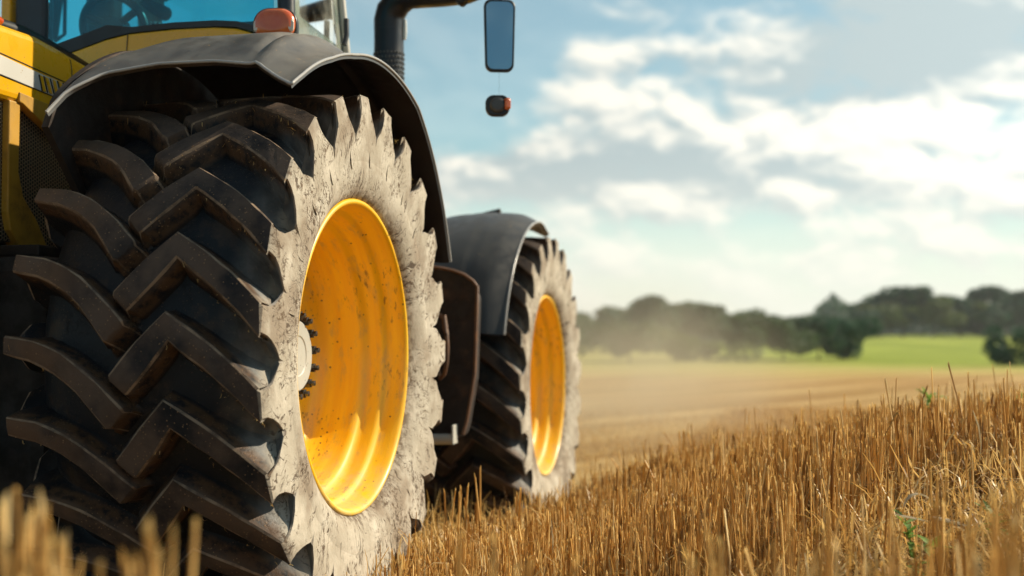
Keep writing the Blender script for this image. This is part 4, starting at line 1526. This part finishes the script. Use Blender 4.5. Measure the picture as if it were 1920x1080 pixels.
NEAR = []
for px, py, d, c in ((8, 925, 1.5, 3), (30, 940, 1.55, 4), (62, 960, 1.5, 4), (82, 1010, 1.45, 3), (105, 1000, 1.6, 2), (140, 1000, 1.5, 3), (150, 1040, 1.5, 2), (180, 1045, 1.5, 2), (262, 1040, 1.5, 2), (290, 982, 1.5, 3), (330, 976, 1.5, 3), (20, 1010, 1.4, 6), (60, 1040, 1.35, 5), (110, 1060, 1.4, 4),
                     (865, 1010, 2.0, 3), (930, 1030, 1.9, 2), (990, 1040, 1.9, 2), (1050, 1045, 2.0, 2), (660, 1060, 2.0, 1), (1330, 1000, 2.0, 3), (1290, 1020, 1.9, 2), (1450, 1010, 2.0, 2), (1530, 960, 2.2, 2), (1545, 1000, 1.8, 2), (1750, 930, 1.9, 3), (1700, 980, 1.8, 2), (1860, 930, 1.8, 4), (1905, 960, 1.7, 5), (1790, 1020, 1.7, 3)):
    NEAR.append(((px - 960) / FPX, d, top_at(py, d), c))
for px, py, d, c in ((868, 905, 4.9, 3), (903, 868, 5.0, 2), (850, 925, 4.8, 3), (885, 930, 4.9, 3), (960, 915, 5.1, 2), (1155, 880, 5.0, 3), (1060, 935, 4.7, 3), (1010, 950, 4.6, 3)):
    NEAR.append(((px - 960) / FPX, d, top_at(py, d), c))
near_clump(NEAR)
me = raw_mesh('stubble', np.concatenate(VS), np.concatenate(FS), M['straw'])
so = link('stubble', me)
tag(so, 'golden cut straw stubble standing thick over the whole field', 'stubble', kind='stuff')

# broken straw, leaves and chaff on the ground
VS, FS, off = [], [], 0
x, y, d, a = scatter(31000, 2.7, 7.5, -0.18, 0.58, 1.5)
k_ = not_wheel(x, y, -0.05)
x, y = x[k_], y[k_]
n = len(x)
push(ribbons(np.stack([x, y, ground(x, y) + RNG.random(n) ** 2 * 0.07], 1), RNG.random(n) * 6.28, RNG.normal(0.15, 0.35, n), RNG.uniform(0.05, 0.20, n), RNG.uniform(0.0012, 0.0035, n), RNG.normal(-0.15, 0.35, n)))
# litter thrown up around the rear wheel
th_ = RNG.random(3000)
x = RNG.uniform(-0.85, 0.42, 3000)
y = RNG.uniform(-0.9, 1.4, 3000)
k_ = not_wheel(x, y, -0.14)
x, y = x[k_], y[k_]
n = len(x)
push(ribbons(np.stack([x, y, ground(x, y) + RNG.random(n) ** 1.5 * 0.15], 1), RNG.random(n) * 6.28, RNG.normal(0.4, 0.5, n), RNG.uniform(0.06, 0.17, n), RNG.uniform(0.0015, 0.004, n), RNG.normal(-0.2, 0.4, n)))
# loose leaf blades standing among the stems
x, y, d, a = scatter(9000, 3.1, 7.0, -0.10, 0.46, 1.5)
k_ = not_wheel(x, y)
x, y = x[k_], y[k_]
n = len(x)
push(ribbons(np.stack([x, y, ground(x, y) + RNG.random(n) * 0.18], 1), RNG.random(n) * 6.28, RNG.uniform(0.5, 1.5, n), RNG.uniform(0.06, 0.18, n), RNG.uniform(0.0015, 0.0035, n), RNG.normal(-0.25, 0.4, n)))
me = raw_mesh('straw_litter', np.concatenate(VS), np.concatenate(FS), M['litter'])
lo2 = link('straw_litter', me)
tag(lo2, 'broken straw and chaff lying between the stubble stems', 'straw', kind='stuff')


# straw and crumbs of soil stuck to the lugs of the big wheel
def stuck_straw():
    n = 900
    P0, yw = [], []
    for _ in range(n):
        i = random.randrange(NL)
        if random.random() < 0.6:
            e = resample([(-0.334, 170.4), (-0.207, 160.6), (0.05, 175.0)], 24)
            x, t = random.choice(e)
        else:
            e = resample([(-0.402, 160.2), (-0.481, 153.9), (-0.548, 150.4), (-0.70, 146.8)], 24)
            x, t = random.choice(e)
            x, t = x, t + 0.6 * 0
        th = math.radians(t + random.gauss(0.4, 0.5)) + i * PITCH
        r_ = random.uniform(0.825, 0.872)
        P0.append((x + random.gauss(0, 0.006), r_ * math.cos(th), r_ * math.sin(th)))
    P0 = np.array(P0)
    V, F = ribbons(P0, RNG.random(n) * 6.28, RNG.normal(0, 0.8, n), RNG.uniform(0.006, 0.022, n), RNG.uniform(0.0006, 0.0014, n), RNG.normal(0, 0.5, n))
    wh = [o for o in ROOT.children if o.name == 'rear_wheel'][0]
    o = link('stuck_straw', raw_mesh('stuck_straw', V, F, M['litter']), wh)
    o['kind'] = 'stuff'


stuck_straw()


# ------------------------------------------------------------------ weeds and dry leaves
def leaf_blade(mb, p, yaw, pitch, L, w, curl, mi=0):
    n = 6
    pos = Vector(p)
    rows = []
    pt = pitch
    for i in range(n + 1):
        t = i / n
        ww = w * math.sin(math.pi * (0.08 + 0.88 * t)) ** 0.8
        s = Vector((-math.sin(yaw), math.cos(yaw), 0)) * ww
        rows.append([tuple(pos + s + Vector((0, 0, ww * 0.35))), tuple(pos), tuple(pos - s + Vector((0, 0, ww * 0.35)))])
        pos += Vector((math.cos(yaw) * math.cos(pt), math.sin(yaw) * math.cos(pt), math.sin(pt))) * (L / n)
        pt += curl / n
    mb.grid(np.array(rows), mi, True)


def weed(px, d, top, nl, size, label, seed):
    r_ = random.Random(seed)
    x, y = ad_xy((px - 960) / FPX * d, d)
    x, y = float(x), float(y)
    z = float(ground(x, y))
    e = empty('weed_plant', (x, y, z))
    tag(e, label, 'weed', 'green weeds in the stubble')
    zt = CAM[2] + (640 - top) / FPX * d
    s = MB()
    H = max(0.05, zt - z)
    lean = r_.uniform(-0.05, 0.05)
    s.tube([(x, y, z - 0.01), (x + lean * 0.4, y, z + H * 0.5), (x + lean, y, z + H * 0.95)], [0.004, 0.003, 0.0015], 6)
    s.build('stem', M['weed'], e)
    lf_ = MB()
    for i in range(nl):
        t = r_.uniform(0.45, 1.0)
        leaf_blade(lf_, (x + lean * t, y, z + H * t * 0.95), r_.uniform(0, 6.28), r_.uniform(-0.1, 1.1), size * r_.uniform(0.6, 1.2), size * 0.17, r_.uniform(-1.6, 0.2))
    lf_.build('leaves', M['weed'], e)


weed(1718, 3.45, 962, 14, 0.06, 'small bright green weed low among the straw beside the curled dry leaf', 1)
weed(1712, 3.3, 1010, 10, 0.06, 'low dark green seedling just below the bright weed near the curled leaf', 2)
weed(1875, 3.4, 952, 10, 0.055, 'green sprout half hidden by blurred stems near the lower right edge', 3)
weed(1750, 6.2, 738, 34, 0.09, 'tall feathery green weed rising above the stubble tops on the bank', 4)
weed(1726, 6.2, 755, 16, 0.07, 'thin blue-green weed just left of the tall feathery one', 5)
weed(1872, 6.3, 735, 14, 0.07, 'slim yellow-green grass stalk on the bank right of the feathery weed', 6)
weed(1912, 6.3, 740, 26, 0.09, 'bushy green weed at the right end of the bank', 7)


def dry_leaf(px, py, d, L, w, yaw, pitch, curl, label):
    x, y = ad_xy((px - 960) / FPX * d, d)
    z = CAM[2] + (640 - py) / FPX * d
    mb = MB()
    leaf_blade(mb, (0, 0, 0), yaw, pitch, L, w, curl)
    o = mb.build('dry_leaf', M['dryleaf'], loc=(float(x), float(y), float(z)))
    tag(o, label, 'leaf', 'pale dry leaves in the stubble')


dry_leaf(1690, 948, 3.5, 0.11, 0.014, rad(20), 1.1, -2.6, 'pale dry leaf curled into an arch between the stems')
dry_leaf(1672, 962, 3.35, 0.085, 0.012, rad(-10), -0.25, 0.2, 'short grey-white husk lying left of the bright green weed')
dry_leaf(1742, 968, 3.4, 0.10, 0.026, rad(5), -0.35, 0.3, 'broad grey dry leaf lying right of the bright green weed')


# ------------------------------------------------------------------ trees
def crown_mesh(name, kind, mat, seed, nleaf=4200):
    r_ = np.random.default_rng(seed)
    P = []
    if kind == 'round':
        lobes = [(r_.normal(0, 0.20), r_.normal(0, 0.20), r_.uniform(0.32, 0.90), r_.uniform(0.08, 0.21)) for _ in range(20)] + [(0, 0, 0.55, 0.30)]
    elif kind == 'tall':
        lobes = [(r_.normal(0, 0.10), r_.normal(0, 0.10), t, 0.10 + 0.13 * math.sin(math.pi * min(1, t * 0.98) ** 0.8)) for t in np.linspace(0.20, 0.93, 12)]
    elif kind == 'wide':
        lobes = [(r_.normal(0, 0.34), r_.normal(0, 0.3), r_.uniform(0.22, 0.86), r_.uniform(0.09, 0.22)) for _ in range(24)]
    else:
        lobes = [(r_.normal(0, 0.30), r_.normal(0, 0.3), r_.uniform(0.20, 0.72), r_.uniform(0.16, 0.30)) for _ in range(14)]
    per = nleaf // len(lobes)
    for x, y, z, rad_ in lobes:
        v = r_.normal(0, 1, (per, 3))
        v /= np.linalg.norm(v, axis=1, keepdims=True)
        rr = rad_ * (0.55 + 0.55 * r_.random(per) ** 0.6)
        P.append(np.array([x, y, z]) + v * rr[:, None] * np.array([1, 1, 0.9]))
    P = np.concatenate(P)
    P[:, 2] = np.clip(P[:, 2], 0.03, None)
    n = len(P)
    u = r_.normal(0, 1, (n, 3))
    u /= np.linalg.norm(u, axis=1, keepdims=True)
    w = np.cross(u, r_.normal(0, 1, (n, 3)))
    w /= np.linalg.norm(w, axis=1, keepdims=True)
    s = r_.uniform(0.022, 0.048, n)[:, None]
    V = np.stack([P + u * s, P + w * s * 0.7, P - u * s, P - w * s * 0.7], 1).reshape(-1, 3)
    F = np.arange(4 * n).reshape(-1, 4)
    return raw_mesh(name, V, F, mat, False)


def trunk_mesh(kind):
    mb = MB()
    r0 = 0.030
    mb.tube([(0, 0, -0.03), (0.005, 0, 0.2), (-0.006, 0.004, 0.45), (0.004, 0, 0.72)], [r0, r0 * 0.8, r0 * 0.55, r0 * 0.2], 8)
    for i, (a, z) in enumerate(((0.4, 0.28), (2.3, 0.33), (4.1, 0.38), (5.4, 0.47), (1.3, 0.52))):
        mb.tube([(0, 0, z), (0.10 * math.cos(a), 0.10 * math.sin(a), z + 0.09), (0.20 * math.cos(a), 0.20 * math.sin(a), z + 0.22)], [r0 * 0.45, r0 * 0.3, r0 * 0.12], 6)
    o = mb.build('trunk', M['bark'])
    me = o.data
    bpy.data.objects.remove(o)
    return me


CROWNS = {}
for kd in ('round', 'tall', 'wide', 'bush'):
    for tn in ('dark', 'mid', 'light'):
        CROWNS[kd, tn] = crown_mesh('crown', kd, M['crown_' + tn], hash_seed := {'round': 11, 'tall': 23, 'wide': 37, 'bush': 51}[kd] + {'dark': 0, 'mid': 1, 'light': 2}[tn])
TRUNK = trunk_mesh('x')


def tree(px, top, d, wpx, kd, tone, label, base=None):
    """px / top of the crown give its bearing and height at distance d; wpx its width"""
    a = (px - 960) / FPX * d
    x, y = ad_xy(a, d)
    z = float(ground(x, y))
    H = CAM[2] + (640 - top) / FPX * d - z
    e = empty('bush' if kd == 'bush' else 'tree', (float(x), float(y), z))
    tag(e, label, 'bush' if kd == 'bush' else 'tree', 'bushes in the meadow' if kd == 'bush' else 'trees along the far edge of the field')
    span = {'round': 0.80, 'tall': 0.52, 'wide': 1.15, 'bush': 1.05}[kd]
    W = wpx / FPX * d / span * 1.45
    c = link('crown', CROWNS[kd, tone], e)
    topz = {'round': 1.03, 'tall': 1.02, 'wide': 0.98, 'bush': 0.92}[kd]
    c.scale = (W, W, H / topz)
    c.rotation_euler = (0, 0, random.uniform(0, 6.28))
    t = link('trunk', TRUNK, e)
    t.scale = (min(W, H) * 0.9, min(W, H) * 0.9, H)


# back row, left (dusty) part to the right
TREES = [
    (1062, 588, 150, 90, 'wide', 'mid', 'low grey-green tree showing just past the front tyre'),
    (1112, 582, 160, 80, 'wide', 'dark', 'broad dull tree second from the front tyre in the back row'),
    (1160, 574, 165, 70, 'round', 'mid', 'rounded hazy tree immediately left of the tall pointed one'),
    (1217, 556, 150, 62, 'tall', 'dark', 'tall pointed dark tree rising above the hazy left part of the row'),
    (1262, 580, 170, 70, 'round', 'mid', 'small rounded tree immediately right of the tall pointed one'),
    (1318, 566, 165, 95, 'round', 'mid', 'wide domed grey-green tree in the middle of the hazy row'),
    (1372, 578, 175, 70, 'wide', 'mid', 'medium tree leaning into the wide domed one'),
    (1415, 588, 180, 70, 'wide', 'dark', 'low dark tree behind the two leaning bushes'),
    (1460, 592, 185, 70, 'round', 'mid', 'small low tree in the dip of the tree line'),
    (1503, 590, 185, 60, 'round', 'mid', 'low pale tree touching the big dark clump'),
    (1608, 578, 190, 70, 'round', 'dark', 'rounded tree between the big dark clump and the highest tree'),
    (1650, 568, 200, 60, 'round', 'light', 'light green tree tucked against the left of the highest tree'),
    (1692, 530, 205, 100, 'round', 'dark', 'highest tree of the row, dark with a domed top'),
    (1748, 556, 205, 66, 'round', 'light', 'pale green tree between two dark ones at the meadow edge'),
    (1800, 547, 210, 84, 'round', 'dark', 'dark tree right of the pale green one at the meadow edge'),
    (1850, 538, 215, 70, 'tall', 'dark', 'narrow dark tree standing above the lone bush'),
    (1890, 533, 215, 70, 'round', 'dark', 'dark tree with a ragged top near the right border'),
    (1935, 538, 215, 80, 'round', 'dark', 'last dark tree of the row cut by the right border'),
]
BUSHES = [
    (1180, 600, 62, 70, 'bush', 'mid', 'dull dusty bush in front of the tall pointed tree'),
    (1282, 612, 66, 80, 'bush', 'light', 'pale yellow-green bush on the strip of meadow'),
    (1397, 584, 70, 66, 'round', 'mid', 'upright bushy tree narrowing towards its foot in the meadow'),
    (1468, 600, 72, 72, 'bush', 'mid', 'low round bush right of the upright bushy tree'),
    (1534, 592, 74, 86, 'wide', 'dark', 'big dark clump standing forward of the row at the left end of the bright meadow'),
    (1585, 596, 76, 60, 'bush', 'dark', 'dark bush joined to the right side of the big dark clump'),
    (1918, 612, 60, 62, 'bush', 'dark', 'lone dark bush on the bright meadow at the right border'),
]
for t in TREES + BUSHES:
    tree(*t)
# a far wood closing the horizon behind the row
VSf = []
rf_ = np.random.default_rng(5)
nf = 42000
azf = np.radians(rf_.uniform(-65, 40, nf))
df = rf_.uniform(300, 340, nf)
top = 11 + 3.5 * np.sin(azf * 37) + 2.5 * np.sin(azf * 91 + 1) + 1.5 * np.sin(azf * 210)
xf, yf = CAM[0] + df * np.sin(azf), CAM[1] + df * np.cos(azf)
zf = ground(xf, yf) + rf_.random(nf) ** 1.1 * top * 0.62
Pf = np.stack([xf, yf, zf], 1)
u = rf_.normal(0, 1, (nf, 3))
u /= np.linalg.norm(u, axis=1, keepdims=True)
w = np.cross(u, rf_.normal(0, 1, (nf, 3)))
w /= np.linalg.norm(w, axis=1, keepdims=True)
s = rf_.uniform(0.5, 1.1, nf)[:, None]
me = raw_mesh('wood', np.stack([Pf + u * s, Pf + w * s, Pf - u * s, Pf - w * s], 1).reshape(-1, 3), np.arange(4 * nf).reshape(-1, 4), M['crown_dark'], False)
wo = link('wood', me)
tag(wo, 'far wood closing the horizon behind the single trees', 'wood', kind='stuff')


# ------------------------------------------------------------------ air
def haze():
    m_, k, b = new_mat('haze_air')
    t = m_.node_tree
    t.nodes.remove(b)
    pv = k.n('ShaderNodeVolumePrincipled')
    pv.inputs['Color'].default_value = (0.93, 0.95, 0.92, 1)
    pv.inputs['Density'].default_value = 0.00035
    pv.inputs['Anisotropy'].default_value = 0.2
    k.put(t.nodes['Material Output'].inputs['Volume'], pv.outputs[0])
    mb = MB()
    mb.box((-700, -700, -3.0), (700, 700, 24.0), 0)
    o = mb.build('haze', m_)
    tag(o, 'pale summer haze over the field', 'haze', kind='stuff')


def dust():
    """dust the wheels have raised, thickest behind the front wheel"""
    m_, k, b = new_mat('raised_dust')
    t = m_.node_tree
    t.nodes.remove(b)
    co = k.n('ShaderNodeTexCoord').outputs['Object']
    ln = k.n('ShaderNodeVectorMath', operation='LENGTH')
    k.put(ln.inputs[0], co)
    fall = k.ss(ln.outputs['Value'], 1.0, 0.1)
    nz = k.ss(k.noise(co, 2.6, 3), 0.3, 0.7, 0.35, 1.0)
    pv = k.n('ShaderNodeVolumePrincipled')
    pv.inputs['Color'].default_value = (0.95, 0.80, 0.58, 1)
    k.put(pv.inputs['Density'], k.m('MULTIPLY', k.m('MULTIPLY', fall, nz), 0.11))
    pv.inputs['Anisotropy'].default_value = 0.3
    k.put(t.node_tree.nodes['Material Output'].inputs['Volume'] if hasattr(t, 'node_tree') else t.nodes['Material Output'].inputs['Volume'], pv.outputs[0])
    bm = bmesh.new()
    bmesh.ops.create_icosphere(bm, subdivisions=3, radius=1.0)
    me = bpy.data.meshes.new('dust')
    bm.to_mesh(me)
    bm.free()
    me.materials.append(m_)
    o = link('dust', me, None, (-0.9, 12.5, 0.3))
    o.scale = (2.6, 9.5, 1.9)
    o.rotation_euler = (0, 0, rad(9))
    tag(o, 'tan dust hanging over the field behind the front wheel', 'dust', kind='stuff')


dust()
USE_HAZE = True
if USE_HAZE:
    haze()
